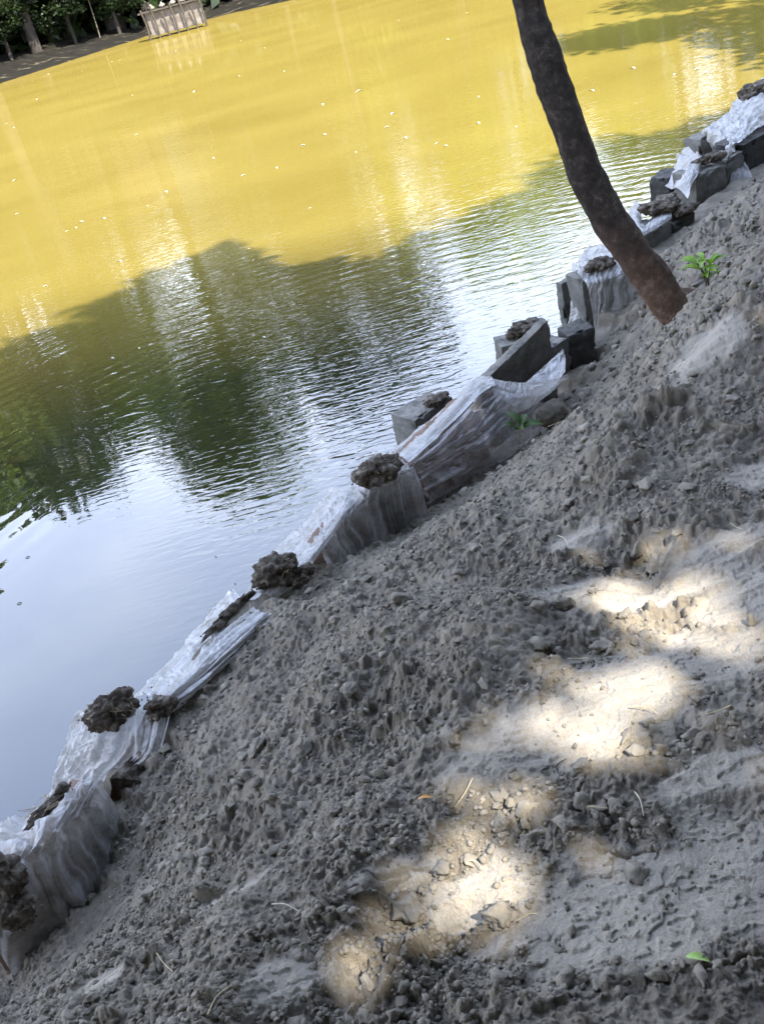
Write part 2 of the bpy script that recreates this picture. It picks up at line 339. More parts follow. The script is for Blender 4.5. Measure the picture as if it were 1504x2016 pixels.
def film_mat(name, dirt, opac=(.38, .80), white=(.60, .585, .565)):
    m, t, o = mat(name); geo = t.nodes.new('ShaderNodeNewGeometry'); v = geo.outputs['Position']
    d = t.nodes.new('ShaderNodeBsdfPrincipled'); d.inputs['Roughness'].default_value = .28; d.inputs['Specular IOR Level'].default_value = .7
    c = mixc(t, mrange(t, noise(t, v, 16, 7, .75), .45, .66), white, (.22, .20, .165)); c = mixc(t, 1-dirt, c, white) if dirt < 1 else c
    t.links.new(c, d.inputs['Base Color'])
    nb = bump(t, noise(t, mapping(t, v, (1, 1, .35)), 46, 4, .6, 1.2), .010, .8); t.links.new(nb, d.inputs['Normal'])
    tl = t.nodes.new('ShaderNodeBsdfTranslucent'); tl.inputs[0].default_value = (*white, 1)
    mx = t.nodes.new('ShaderNodeMixShader'); mx.inputs[0].default_value = .25; t.links.new(d.outputs[0], mx.inputs[1]); t.links.new(tl.outputs[0], mx.inputs[2])
    tr = t.nodes.new('ShaderNodeBsdfTransparent'); tr.inputs[0].default_value = (.93, .92, .90, 1)
    lw = t.nodes.new('ShaderNodeLayerWeight'); lw.inputs[0].default_value = .45; t.links.new(nb, lw.inputs['Normal'])
    f = mth(t, 'ADD', mrange(t, noise(t, v, 9, 5, .65), .35, .65, opac[0], opac[1]), mth(t, 'MULTIPLY', lw.outputs['Facing'], .35), clamp=True)
    m2 = t.nodes.new('ShaderNodeMixShader'); t.links.new(f, m2.inputs[0]); t.links.new(tr.outputs[0], m2.inputs[1]); t.links.new(mx.outputs[0], m2.inputs[2])
    t.links.new(m2.outputs[0], o.inputs[0]); return m
M_FILM = film_mat('milky_plastic_film', .9)
M_FILMC = film_mat('clear_plastic_film', .5, (.14, .42), (.62, .60, .60))
M_FILMW = film_mat('white_dusty_plastic_film', .8, (.62, .95), (.58, .57, .55))
def leaf_mat(name, c0, c1, c2):
    m, t, o = mat(name); oi = t.nodes.new('ShaderNodeNewGeometry'); v = oi.outputs['Position']
    c = ramp(t, noise(t, v, 1.1, 5, .7), [(.3, c0), (.5, c1), (.72, c2)])
    p = t.nodes.new('ShaderNodeBsdfPrincipled'); p.inputs['Roughness'].default_value = .45; t.links.new(c, p.inputs['Base Color'])
    tl = t.nodes.new('ShaderNodeBsdfTranslucent'); t.links.new(mixc(t, 1.0, c, (1.0, 1.0, .6), 'MULTIPLY'), tl.inputs[0])
    mx = t.nodes.new('ShaderNodeMixShader'); mx.inputs[0].default_value = .35; t.links.new(p.outputs[0], mx.inputs[1]); t.links.new(tl.outputs[0], mx.inputs[2]); t.links.new(mx.outputs[0], o.inputs[0]); return m
M_LEAF = leaf_mat('broad_leaf', (.030, .055, .008), (.075, .12, .014), (.17, .22, .02))
M_LEAFY = leaf_mat('yellow_green_leaf', (.07, .11, .012), (.24, .32, .025), (.46, .50, .04))
M_LEAFD = leaf_mat('shade_dark_leaf', (.010, .018, .006), (.020, .036, .009), (.042, .065, .014))  # leaf colour lowered to paint in the shade of the far bank
M_LEAFN = leaf_mat('near_leaf', (.03, .06, .01), (.05, .10, .015), (.09, .14, .02))
M_BARKF = basic('far_bark', [(.3, (.022, .018, .014)), (.6, (.05, .042, .034)), (.8, (.15, .13, .11))], 6, .9, 30, .01, aniso=(1, 1, .3))
M_SPROUT = leaf_mat('sprout_leaf', (.12, .22, .02), (.20, .36, .03), (.30, .48, .05))

# ------------------------------------------------------------------ ground: one sheet to the horizon
az = np.radians(np.concatenate([np.linspace(-180, -48, 60, endpoint=False), np.linspace(-48, 46, 1150, endpoint=False), np.linspace(46, 180, 60, endpoint=False)]))
rr = np.concatenate([np.geomspace(.05, .7, 14, endpoint=False), np.geomspace(.7, 5.2, 900, endpoint=False), np.geomspace(5.2, 14, 230, endpoint=False), np.geomspace(14, 70, 150, endpoint=False), np.geomspace(70, 900, 24)])
A, R_ = np.meshgrid(az, rr); X = R_*np.sin(A); Y = R_*np.cos(A)
Z, SMK, D = height(X.ravel(), Y.ravel()); co = np.stack([X.ravel(), Y.ravel(), Z], 1)
na, nr = len(az), len(rr); idx = np.arange(na*nr).reshape(nr, na); nx = np.roll(idx, -1, axis=1)
fa = np.stack([idx[:-1].ravel(), idx[1:].ravel(), nx[1:].ravel(), nx[:-1].ravel()], 1)[:, ::-1]
co = np.vstack([co, [[0, 0, float(height(np.array([0.]), np.array([0.]))[0][0])]]])
me = mesh_np('ground', co, fa); fattr(me, 'crust', np.append(SMK, 0)); fattr(me, 'shade_litter', np.append(np.clip((np.hypot(X, Y).ravel()-13)/4, 0, 1), 0))
tag(obj('ground', me, M_SOIL), kind='structure')

# ------------------------------------------------------------------ water
def water_mat():
    m, t, o = mat('muddy_pond_water'); geo = t.nodes.new('ShaderNodeNewGeometry'); v = geo.outputs['Position']
    mud0 = ramp(t, noise(t, mapping(t, v, (.35, .6, 1)), .8, 4, .6), [(.3, (.190, .140, .029)), (.7, (.236, .178, .040))])
    df = t.nodes.new('ShaderNodeBsdfDiffuse')
    s = t.nodes.new('ShaderNodeSeparateXYZ'); t.links.new(v, s.inputs[0]); x, y = s.outputs[0], s.outputs[1]
    # mud colour darkened toward the wall, painting the bank shade into the water
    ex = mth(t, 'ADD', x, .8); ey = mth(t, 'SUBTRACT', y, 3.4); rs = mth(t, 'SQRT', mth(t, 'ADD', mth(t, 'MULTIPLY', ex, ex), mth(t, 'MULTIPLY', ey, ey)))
    shade_fade = mrange(t, mth(t, 'ADD', rs, mth(t, 'MULTIPLY', noise(t, v, .5, 4), 1.6)), 3.6, 7.2, 0, 1)
    mud = mixc(t, shade_fade, (.022, .024, .010), mud0); t.links.new(mud, df.inputs[0])
    dx = mth(t, 'SUBTRACT', x, .8); dy = mth(t, 'SUBTRACT', y, 2.8)
    r = mth(t, 'SQRT', mth(t, 'ADD', mth(t, 'MULTIPLY', dx, dx), mth(t, 'MULTIPLY', dy, dy)))
    r = mth(t, 'ADD', r, mth(t, 'MULTIPLY', noise(t, v, .9, 3), .25))
    ring = mth(t, 'SINE', mth(t, 'MULTIPLY', r, 2*math.pi/.17))
    rm = mth(t, 'MULTIPLY', mrange(t, r, 3.2, 5.2), mrange(t, r, 8.5, 6.2))
    rm = mth(t, 'MULTIPLY', rm, mrange(t, noise(t, mapping(t, v, (1, 1, 1)), .8, 3, .7), .42, .62))
    h = mth(t, 'MULTIPLY', mth(t, 'MULTIPLY', ring, rm), .0011)
    # wind chop: strong on the right, calm near the left
    calm = mrange(t, mth(t, 'ADD', x, mth(t, 'MULTIPLY', y, .40)), .1, 2.1, .03, 1.0)
    mid = mrange(t, y, 26, 9, .16, 1.0)
    ch = noise(t, mapping(t, v, (7, 22, 1), (0, 0, math.radians(-6))), 1, 2, .45, .5)
    ch2 = noise(t, mapping(t, v, (2.2, 6, 1)), 1, 3, .5)
    h2 = mth(t, 'MULTIPLY', mth(t, 'MULTIPLY', ch, .0026), mth(t, 'MULTIPLY', calm, mid))
    h3 = mth(t, 'MULTIPLY', ch2, .0008)
    h = mth(t, 'ADD', h, mth(t, 'ADD', h2, mth(t, 'MULTIPLY', h3, mth(t, 'ADD', calm, .1))))
    nb = bump(t, h, 1.0)
    gl = t.nodes.new('ShaderNodeBsdfGlossy'); gl.inputs['Roughness'].default_value = .012; t.links.new(nb, gl.inputs['Normal'])
    fn = t.nodes.new('ShaderNodeFresnel'); fn.inputs[0].default_value = 1.72; t.links.new(nb, fn.inputs['Normal'])
    f = mth(t, 'MULTIPLY', fn.outputs[0], 1.75, clamp=True)
    f = mth(t, 'MINIMUM', f, .40)
    mx = t.nodes.new('ShaderNodeMixShader'); t.links.new(f, mx.inputs[0]); t.links.new(df.outputs[0], mx.inputs[1]); t.links.new(gl.outputs[0], mx.inputs[2])
    t.links.new(mx.outputs[0], o.inputs[0]); return m
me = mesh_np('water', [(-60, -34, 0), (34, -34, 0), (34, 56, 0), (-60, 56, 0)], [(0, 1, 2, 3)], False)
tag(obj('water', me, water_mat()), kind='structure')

# ------------------------------------------------------------------ crumbled soil scattered on the bank
def scatter(n, smin, smax, sub, seed, r0=.85, r1=8.5):
    r = np.random.default_rng(seed); protos = [rock_co(sub, seed*50+i, .30)[0] for i in range(10)]; fa = ICO[sub][1]
    a = np.radians(r.uniform(-44, 44, n*4)); q = np.exp(r.uniform(math.log(r0), math.log(r1), n*4)); x, y = q*np.sin(a), q*np.cos(a)
    _, d = base_z(x, y); s = smooth_mask(x, y); cl = np.clip(.5+1.1*fbm(x*3.1, y*3.1, 3, seed+90), .05, 1)
    keep = (d > .02) & (r.uniform(size=n*4) < (1-.93*s)*cl); x, y = x[keep][:n], y[keep][:n]; m = len(x)
    z, _, _ = height(x.copy(), y.copy()); sz = smin*(smax/smin)**(r.uniform(size=m)**1.8)*(1+.12*np.hypot(x, y))
    out = np.empty((m, len(protos[0]), 3)); an = r.uniform(0, 6.28, m); pi_ = r.integers(0, 10, m); sc = r.uniform(.6, 1.45, (m, 3)); sc[:, 2] *= .7
    for i in range(10):
        w = pi_ == i; c = protos[i][None]*sc[w][:, None, :]; ca, sa = np.cos(an[w])[:, None], np.sin(an[w])[:, None]
        out[w] = np.stack([c[..., 0]*ca-c[..., 1]*sa, c[..., 0]*sa+c[..., 1]*ca, c[..., 2]], -1)
    out *= sz[:, None, None]; out += np.stack([x, y, z+sz*.25], 1)[:, None]
    fs = (fa[None]+(np.arange(m)*len(protos[0]))[:, None, None]).reshape(-1, 3); return out.reshape(-1, 3), fs
c1 = scatter(19000, .0026, .0085, 1, 3); c2 = scatter(1100, .008, .019, 3, 4)
me = mesh_np('crumbled_soil', *merge([c1, c2, scatter(2600, .007, .022, 2, 6, 3.6, 9)]))
o = obj('crumbled_soil', me, M_CLOD); tag(o, 'loose crumbs of dry grey soil strewn over the bank', 'soil crumbs', kind='stuff')
CL = [(800,1213,.034,'large angular grey clod at the middle of the slope below the pleated film foot'),
 (775,1276,.030,'dark rounded clod just below the large angular clod on the slope'),
 (548,1572,.024,'round grey clod low on the slope, right one of two below the dark gap'),
 (400,1562,.024,'round grey clod low on the slope, left one of two below the dark gap'),
 (990,1638,.026,'flat flaky clod above the brightest sun patch'),
 (1112,1188,.034,'dark clod at the lower end of the long sunlit strip'),
 (985,1180,.028,'blunt grey clod left of the dark one beside the sunlit strip'),
 (1320,1468,.034,'broad dark clod on the right part of the bank near the frame edge'),
 (985,1815,.030,'dark crumbly clod below the brightest sun patch'),
 (800,1765,.036,'cluster like clod at the left end of the bright sun patch'),
 (415,1632,.028,'grey clod at the foot of the slope under the pair of round ones'),
 (300,1640,.026,'grey clod beside the dark gap foot near the brown slab'),
 (1145,1535,.022,'small blocky clod above the green weathered crust at right'),
 (520,1500,.030,'lumpy grey clod in the middle of the steep slope'),
 (1270,765,.040,'pale sunlit clod at the rim of the round pit'),
 (700,1385,.026,'grey clod high on the slope below the leaning clump'),
 (430,1310,.026,'dark clod resting against the long white film roll')]
for i, (px, py, s, lab) in enumerate(CL):
    c, f = rock_co(4, 300+i, .34); g = ground_at(px, py); zz = float(height(np.array([g[0]]), np.array([g[1]]))[0][0])
    c = rotz(c*np.array([1.15, .95, .72])*s, i*1.3)+np.array([g[0], g[1], zz+s*.2]); single('soil_clod', mesh_np('soil_clod', c, f), M_CLOD, lab, 'soil clod', 'big clods of dried soil on the bank')

# ------------------------------------------------------------------ slabs of the retaining wall
def slab(p0, p1, ztop, zbot, thick, mat_, label, name='concrete_slab', s=0, tilt=0, off=0, z1=None, rough=.007):
    """front top edge runs p0 -> p1 (xy); body extends to the water side"""
    p0, p1 = np.array(p0[:2]), np.array(p1[:2]); e = p1-p0; L = np.linalg.norm(e); t = e/L; n = np.array([-t[1], t[0]])
    h = ztop-zbot; c, f = boxy(L, thick, h, 60, s, rough); c = rotx(c, tilt)
    if z1 is not None: c[:, 2] += (c[:, 0]/L)*(z1-ztop)
    c = rotz(c, math.atan2(t[1], t[0])); mid = (p0+p1)/2+n*(thick/2+off)
    c += np.array([mid[0], mid[1], (ztop+zbot)/2+(0 if z1 is None else (z1-ztop)/2)])
    return single(name, mesh_np(name, c, f), mat_, label, 'slab')
slab(at(-90,1775,.55), at(62,1672,.56), .52, -.25, .12, M_BRN, 'brown slab behind the mud lump at the lower left frame edge, under film', s=1)
slab(at(84,1655,.56), at(188,1530,.56), .525, -.25, .11, M_BRN, 'brown slab seen through the crinkled film left of the dark gap', s=2)
slab(at(640,1062,.56), at(716,975,.56), .525, -.2, .10, M_BRN, 'rosy brown slab under the bright pleated film below the middle mud clump', s=3)
slab(at(722,970,.56), at(800,915,.56), .525, -.2, .10, M_CONC, 'grey brown slab under film directly beneath the middle mud clump', s=4)
slab(at(812,912,.53), at(945,785,.53), .52, -.2, .14, M_BRN, 'long dark brown slab behind the fanned film folds', s=5)
slab(at(946,752,.53), at(1088,652,.60), .50, .02, .055, M_CONC, 'long tilted concrete slab with pale upper edge right of the film peak', s=6, z1=.66, off=.02)
slab(at(985,690,.42), at(1075,655,.45), .44, -.2, .16, M_CONC, 'short concrete block topped with soil behind the long tilted slab', 'concrete_block', s=7)
slab(at(818,838,.16), at(893,790,.16), .19, -.3, .2, M_CONC, 'low grey brown block in the water behind the film', 'concrete_block', s=8)
slab(at(1083,690,.45), at(1118,668,.45), .46, 0, .12, M_CONC, 'small pale concrete piece between the long slab and the dark hollow', 'concrete_block', s=9)
slab(at(1118,665,.46), at(1170,640,.48), .47, -.05, .16, M_CONCD, 'dark block below the draped upright block', 'concrete_block', s=10)
slab(at(1103,545,.55), at(1128,532,.55), .51, -.1, .05, M_CONC, 'narrow upright concrete slab standing alone at the water edge', s=11)
slab(at(1145,552,.58), at(1232,520,.58), .575, -.1, .17, M_CONC, 'upright concrete block wrapped in film left of the leaning trunk', 'concrete_block', s=12)
slab(at(1268,462,.58), at(1322,432,.58), .57, -.1, .24, M_CONC, 'boxy concrete block with soil on top right of the leaning trunk', 'concrete_block', s=13)
slab(at(1324,436,.57), at(1366,412,.57), .555, -.1, .20, M_CONCD, 'dark end block right of the soil topped block', 'concrete_block', s=14)
slab(at(1368,334,.66), at(1428,322,.62), .615, -.1, .22, M_CONC, 'tall pale grey block under the second white film cap from the far end', 'concrete_block', s=15)
slab(at(1430,300,.66), at(1462,280,.66), .61, -.1, .2, M_CONC, 'grey block behind the tan film skirt', 'concrete_block', s=16)
slab(at(1462,272,.68), at(1560,215,.70), .635, -.1, .26, M_CONCD, 'black block at the right frame edge under the last film', 'concrete_block', s=17)
slab(at(1378,270,.55), at(1436,250,.55), .53, -.1, .2, M_CONC, 'pale block wrapped in film at the water side of the far film skirt', 'concrete_block', s=18)
slab(at(1315,345,.5), at(1340,325,.5), .48, -.1, .15, M_CONCD, 'dark stub of block at the water edge behind the second film cap', 'concrete_block', s=19)
# dark lump in the gap
c, f = rock_co(4, 77, .2); g = at(238,1530,.48); c = rotz(c*np.array([.10, .085, .13]), .9)+g+np.array([0, .03, -.06]); single('soil_block', mesh_np('soil_block', c, f), M_MUD, 'dark block of wet soil filling the gap beside the crinkled film', 'soil block')
c, f = rock_co(4, 78, .12, False); g = at(1085,815,.36); c = rotz(c*np.array([.085, .07, .06]), .5)+g; single('rounded_boulder', mesh_np('rounded_boulder', c, f), M_CLOD, 'smooth rounded grey boulder at the foot of the wall beside the small plant', 'boulder')

# ------------------------------------------------------------------ plastic film draped over the wall
def sheet(rows, label, m=None, nu=150, nv=90, amp=.012, fu=9, fv=1.2, s=0, crin=.006, name='plastic_sheet'):
    rows = [crom([at(*p) if not isinstance(p, np.ndarray) else p for p in r], nu) for r in rows]
    G = np.array([crom([r[i] for r in rows], nv) for i in range(nu)])          # nu x nv x 3
    du = np.gradient(G, axis=0); dv = np.gradient(G, axis=1); n = np.cross(du, dv); n /= np.linalg.norm(n, axis=2, keepdims=True)+1e-9
    Lu = np.linalg.norm(np.diff(G[:, nv//2], axis=0), axis=1).sum(); Lv = np.linalg.norm(np.diff(G[nu//2], axis=0), axis=1).sum()
    U, V = np.meshgrid(np.linspace(0, Lu, nu), np.linspace(0, Lv, nv), indexing='ij')
    w = fbm(U*fu+V*fu*.25+.5*fbm(U*4, V*6, 2, s), V*fv, 3, s+20); rid = 1-np.abs(w)*2.2
    c2 = fbm(U*24+1.2*fbm(U*10, V*10, 2, s+5), V*13, 2, s+31); rid2 = (1-np.abs(c2)*2)
    G = G+n*(amp*rid+crin*rid2*np.clip(1.15-V/Lv, .2, 1))[..., None]
    idx = np.arange(nu*nv).reshape(nu, nv); f = np.stack([idx[:-1, :-1].ravel(), idx[1:, :-1].ravel(), idx[1:, 1:].ravel(), idx[:-1, 1:].ravel()], 1)
    return single(name, mesh_np(name, G.reshape(-1, 3), f), m or M_FILM, label, 'plastic sheet')
def drop(pts, out, z):
    """points below the given rim points, pushed out to the land side"""
    r = []
    for p in pts:
        w = at(*p); r.append(np.array([w[0]+out*.72, w[1]-out*.68, z if not callable(z) else z(w)]))
    return r
rim = [(-90,1762,.57),(20,1695,.575),(85,1648,.58),(150,1580,.58),(192,1524,.58)]
sheet([[(-100,1690,.33),(0,1640,.36),(60,1603,.40),(120,1560,.45),(180,1512,.52)], [(-90,1700,.52),(10,1655,.54),(72,1618,.55),(128,1570,.56),(184,1516,.57)], rim, drop(rim, .025, .50), drop(rim, .035, .12)],
      'crinkled milky sheet over the nearest slabs, from the left edge to the dark gap', M_FILM, amp=.020, fu=8, s=1, crin=.006)
sheet([[(92,1590,.05),(105,1530,.25),(122,1470,.42),(150,1398,.56)], [(125,1590,.20),(140,1540,.34),(160,1480,.48),(190,1402,.59)], [(180,1590,.34),(200,1530,.42),(250,1480,.50),(265,1398,.59)], [(225,1560,.42),(270,1515,.46),(315,1480,.50),(342,1382,.58)]],
      'bluish see through film hanging below the straw covered clump', M_FILM, amp=.010, fu=3, fv=16, s=2)
sheet([[(255,1370,.40),(330,1295,.40),(400,1212,.42),(455,1155,.45)], [(290,1362,.52),(360,1300,.54),(425,1232,.55),(480,1180,.55)], [(310,1385,.58),(385,1320,.60),(452,1258,.605),(520,1205,.61),(590,1145,.56)][:4], [(330,1400,.56),(405,1340,.575),(478,1272,.585),(545,1205,.60)], [(345,1420,.49),(425,1352,.50),(505,1275,.54),(590,1185,.58)]],
      'long white film roll lying along the bank between two mud clumps', M_FILMW, amp=.014, fu=2.2, fv=14, s=3, crin=.005)
sheet([[(470,1180,.42),(545,1078,.25),(600,1020,.30),(655,955,.40)], [(500,1165,.56),(575,1092,.48),(628,1030,.50),(672,965,.55)], [(530,1170,.59),(592,1110,.575),(648,1045,.575),(690,985,.575)],[(545,1180,.56),(600,1125,.565),(655,1055,.565),(700,990,.565)]],
      'white film stretched to the water between the two middle mud clumps', M_FILM, amp=.008, fu=2, fv=12, s=4)
rim = [(628,1080,.56),(664,1030,.57),(700,990,.575),(735,958,.575),(770,938,.575),(808,915,.57)]
sheet([[(580,1088,.52),(620,1030,.53),(660,985,.54),(690,955,.55),(740,925,.55),(790,900,.56)], rim, drop(rim, .02, .50), drop(rim, .05, .14)],
      'pleated film falling in vertical folds below the middle mud clump', M_FILM, amp=.022, fu=11, fv=.6, s=5, crin=.004)
sheet([[(768,886,.46),(825,842,.46),(885,790,.48),(935,745,.52),(968,742,.58)], [(800,902,.57),(845,862,.57),(895,812,.58),(940,765,.60),(972,752,.61)], [(822,925,.53),(880,885,.52),(930,845,.53),(965,800,.55),(990,775,.58)], [(835,960,.44),(900,925,.42),(970,880,.42),(1015,830,.44),(1050,790,.48)], [(850,1010,.26),(930,960,.22),(1020,905,.22),(1075,860,.24),(1110,800,.26)]],
      'fanned translucent film over dark slabs, peaked at the long tilted slab', M_FILMC, amp=.030, fu=1.6, fv=8, s=6, crin=.002, nv=120)
sheet([[(768,886,.455),(825,842,.455),(885,790,.475),(935,745,.515),(968,742,.575)], [(788,897,.55),(835,854,.56),(888,803,.57),(936,757,.59),(970,746,.61)], [(806,910,.578),(852,868,.58),(902,818,.59),(946,772,.61),(976,758,.618)]],
      'white creased ridge of film running from the middle clump up to the film peak', M_FILMW, amp=.006, fu=3, fv=10, s=16, crin=.003)
sheet([[(966,742,.60),(1015,752,.585),(1065,752,.57),(1118,738,.55)], [(968,752,.59),(1015,768,.56),(1065,766,.54),(1115,746,.53)], [(972,775,.56),(1010,795,.52),(1055,785,.50),(1100,760,.50)], [(980,810,.50),(1010,815,.48),(1050,800,.47),(1085,775,.47)]],
      'taut grey film band stretched right from the film peak', M_FILM, amp=.006, fu=1.5, fv=14, s=7)
sheet([[(1015,772,.50),(1060,728,.53),(1108,685,.57)], [(1035,778,.49),(1075,745,.51),(1112,700,.55)], [(1050,782,.48),(1085,765,.49),(1112,730,.52)]],
      'folded film corner tucked against the dark hollow under the tilted slab', M_FILM, amp=.005, fu=5, s=8, nu=60, nv=40)
rim = [(1150,552,.585),(1172,547,.59),(1200,540,.59),(1236,528,.59)]
sheet([[(1128,520,.56),(1150,488,.61),(1185,478,.62),(1228,492,.61)], [(1135,535,.60),(1160,512,.625),(1190,500,.63),(1232,505,.62)], rim, drop(rim, .02, .5), drop(rim, .03, .22)],
      'grey white film hood over the upright block beside the trunk', M_FILM, amp=.014, fu=16, fv=1, s=9, nu=100)
sheet([[(1128,515,.60),(1126,560,.50),(1124,600,.40),(1120,640,.28)], [(1140,525,.615),(1150,570,.50),(1142,605,.40),(1130,640,.30)], [(1152,545,.60),(1172,575,.50),(1160,610,.38),(1140,640,.30)]],
      'bright white film tail hanging down the left side of the hooded block', M_FILMW, amp=.006, fu=3, fv=10, s=10, nu=80, nv=40)
sheet([[(1250,398,.50),(1236,420,.54),(1238,440,.56),(1258,462,.58)], [(1262,402,.56),(1248,420,.60),(1252,440,.61),(1266,455,.60)], [(1268,408,.55),(1262,425,.58),(1264,440,.59),(1272,450,.59)]],
      'small white curl of film on the left corner of the soil topped block', M_FILMW, amp=.005, fu=7, s=11, nu=60, nv=30)
sheet([[(1262,448,.60),(1285,430,.60),(1318,408,.60)], [(1262,456,.605),(1288,440,.605),(1322,420,.605)], [(1264,464,.585),(1290,450,.585),(1322,430,.585)]],
      'white strip of film along the front edge of the soil topped block', M_FILMW, amp=.004, fu=14, s=12, nu=80, nv=24, crin=.004)
sheet([[(1302,362,.40),(1322,330,.47),(1338,302,.52),(1352,286,.56)], [(1318,370,.50),(1340,338,.58),(1352,310,.63),(1362,296,.64)], [(1335,372,.56),(1355,345,.63),(1372,318,.67),(1382,312,.67)], [(1350,388,.56),(1360,365,.60),(1372,345,.62),(1376,336,.63)]],
      'white film cap folded over the left side of the tall pale block', M_FILMW, amp=.016, fu=7, s=13, nu=90, crin=.003)
sheet([[(1376,300,.30),(1375,262,.52),(1400,245,.58),(1428,222,.60),(1448,190,.60),(1500,150,.64)], [(1400,300,.40),(1395,262,.62),(1412,250,.64),(1442,228,.66),(1468,200,.68),(1530,160,.70)], [(1420,312,.50),(1420,278,.62),(1432,262,.66),(1455,245,.69),(1482,222,.70),(1550,180,.71)], [(1432,320,.48),(1440,300,.62),(1452,280,.66),(1468,265,.68),(1495,245,.69),(1560,205,.69)]],
      'large wrinkled grey white film over the farthest blocks at the right edge', M_FILMW, amp=.020, fu=5, fv=4, s=14, crin=.004, nu=130)
rim = [(1424,300,.66),(1440,283,.665),(1455,268,.67)]
sheet([rim, drop(rim, .02, .56), drop([(1420,310,.62),(1445,300,.64),(1472,290,.64)], .03, .45), drop([(1420,318,.60),(1448,305,.62),(1478,298,.62)], .05, .34)],
      'tan sunlit film skirt hanging beside the black end block', M_FILM, amp=.012, fu=12, fv=1, s=15, nu=70, nv=60)

# ------------------------------------------------------------------ mud clumps lying on the film
def straws(parent, c, ext, n, s, mat_=M_STRAW, l=(.02, .06), name='straw'):
    r = np.random.default_rng(s); parts = []
    for _ in range(n):
        d = r.normal(size=3); d /= np.linalg.norm(d); d[2] = abs(d[2])*.8; p = c+d*ext*1.0; t = r.normal(size=3)*[1, 1, .5]; t /= np.linalg.norm(t); L = r.uniform(*l)
        q = [p-t*L/2, p+r.normal(size=3)*.003, p+t*L/2]; parts.append(tube(crom(q, 5), np.full(5, r.uniform(.0006, .0014)), 4))
    return tag(obj(name, mesh_np(name, *merge(parts)), mat_, parent), kind='stuff')
CLP = []
def clump(px, py, z, rx, ry, rz, yaw, label, s, straw=16, m=None):
    straw = straw if straw > 9 else 0
    base = at(px, py, z); e = empty('mud_clump', base-np.array([0, 0, rz]), label, 'mud clump', 'lumps of root matted mud weighing down the film')
    co, f = ICO[5]; co = co.copy(); ax = np.array([rx, ry, rz]); u = co*ax/max(ry, .03)
    rad = 1+.42*noise_m(u, 1.2, s, 3)+.14*noise_m(u, 3.2, s+8, 3)+.05*noise_m(u, 11, s+4, 3); co = co*rad[:, None]*ax; co = rotz(co, yaw)+base
    CLP.append((base, rx, ry, rz, yaw))
    b = obj('lump', mesh_np('lump', co, f), m or M_MUD, e)
    if straw: straws(e, base, np.array([max(rx, ry)*.8, max(rx, ry)*.6, rz]), straw, s, name='roots')
    return e
A_ = math.atan2(.82, .57)
clump(222,1398,.59,.085,.055,.052,.35,'long mud clump with pale dry straw on its left end, nearest the calm water',1,40)
clump(315,1392,.575,.055,.040,.034,.35,'flat grey mud lump joined to the right end of the straw covered clump',2,8)
clump(540,1125,.62,.085,.062,.058,.55,'dark bulky mud clump at the upper end of the long white film roll',3,20)
clump(598,1128,.575,.042,.034,.026,.3,'small mud lump at the right foot of the bulky dark clump',4,4)
clump(742,925,.63,.100,.068,.050,.50,'wide dark mud clump on the pleated film in the middle of the wall',5,24)
clump(5,1725,.585,.045,.06,.06,.9,'mud lump on the nearest film at the left frame edge',6,8)
clump(35,1795,.50,.045,.04,.05,.9,'grey mud lump sliding down the nearest film under another lump',7,4)
clump(95,1588,.575,.075,.018,.016,.85,'thin ridge of dirt with straw behind the nearest crinkled film',8,24)
clump(124,1552,.585,.020,.016,.020,.85,'small dark knob of dirt at the top of the nearest film',9,0)
clump(455,1205,.585,.12,.020,.018,.85,'narrow strip of dirt in the fold of the long white film roll',10,10)
clump(1030,645,.47,.11,.055,.03,.35,'red brown soil heap on the short block behind the long slab',11,6)
clump(1178,520,.625,.085,.06,.030,.3,'dark soil pad on the film hooded block beside the trunk',12,6)
clump(1300,404,.625,.15,.10,.045,.45,'dark soil heap on the boxy block right of the trunk',13,8)
clump(1348,412,.59,.09,.05,.03,.45,'low soil ridge at the right end of the boxy block',14,0)
clump(1400,310,.67,.11,.05,.028,.2,'dark soil line on top of the tall pale block',15,4)
clump(1495,178,.70,.20,.10,.06,.5,'black soil heap at the far upper right end of the wall',16,6)
clump(860,785,.21,.08,.05,.02,.45,'thin soil layer on the low block in the water',17,0)
parts = []; r = np.random.default_rng(44)
for base, rx, ry, rz, yaw in CLP[:12]:
    for k in range(26):
        q = r.normal(size=2)*[rx*.75, ry*.8]; p = base+rotz(np.array([[q[0], q[1], 0]]), yaw)[0]; c, f = rock_co(1, k); p[2] = base[2]-rz*.35
        parts.append((c*r.uniform(.002, .007, 3)+p, f))
o = obj('dirt_crumbs', mesh_np('dirt_crumbs', *merge(parts)), M_MUD); tag(o, 'crumbs of dirt spilled from the mud clumps onto the film', 'dirt crumbs', kind='stuff')
# forked pale twig on the near clump
g = at(188,1420,.60); parts = []
for a, b in (((0, 0, 0), (-.004, -.012, .022)), ((-.004, -.012, .022), (.006, -.010, .034)), ((-.004, -.012, .022), (-.016, -.010, .024))):
    p = [g+np.array(a), g+(np.array(a)+np.array(b))/2+.001, g+np.array(b)]; parts.append(tube(crom(p, 6), np.linspace(.0022, .0016, 6), 6))
single('twig', mesh_np('twig', *merge(parts)), M_STRAW, 'pale forked twig stuck to the straw covered clump', 'twig')

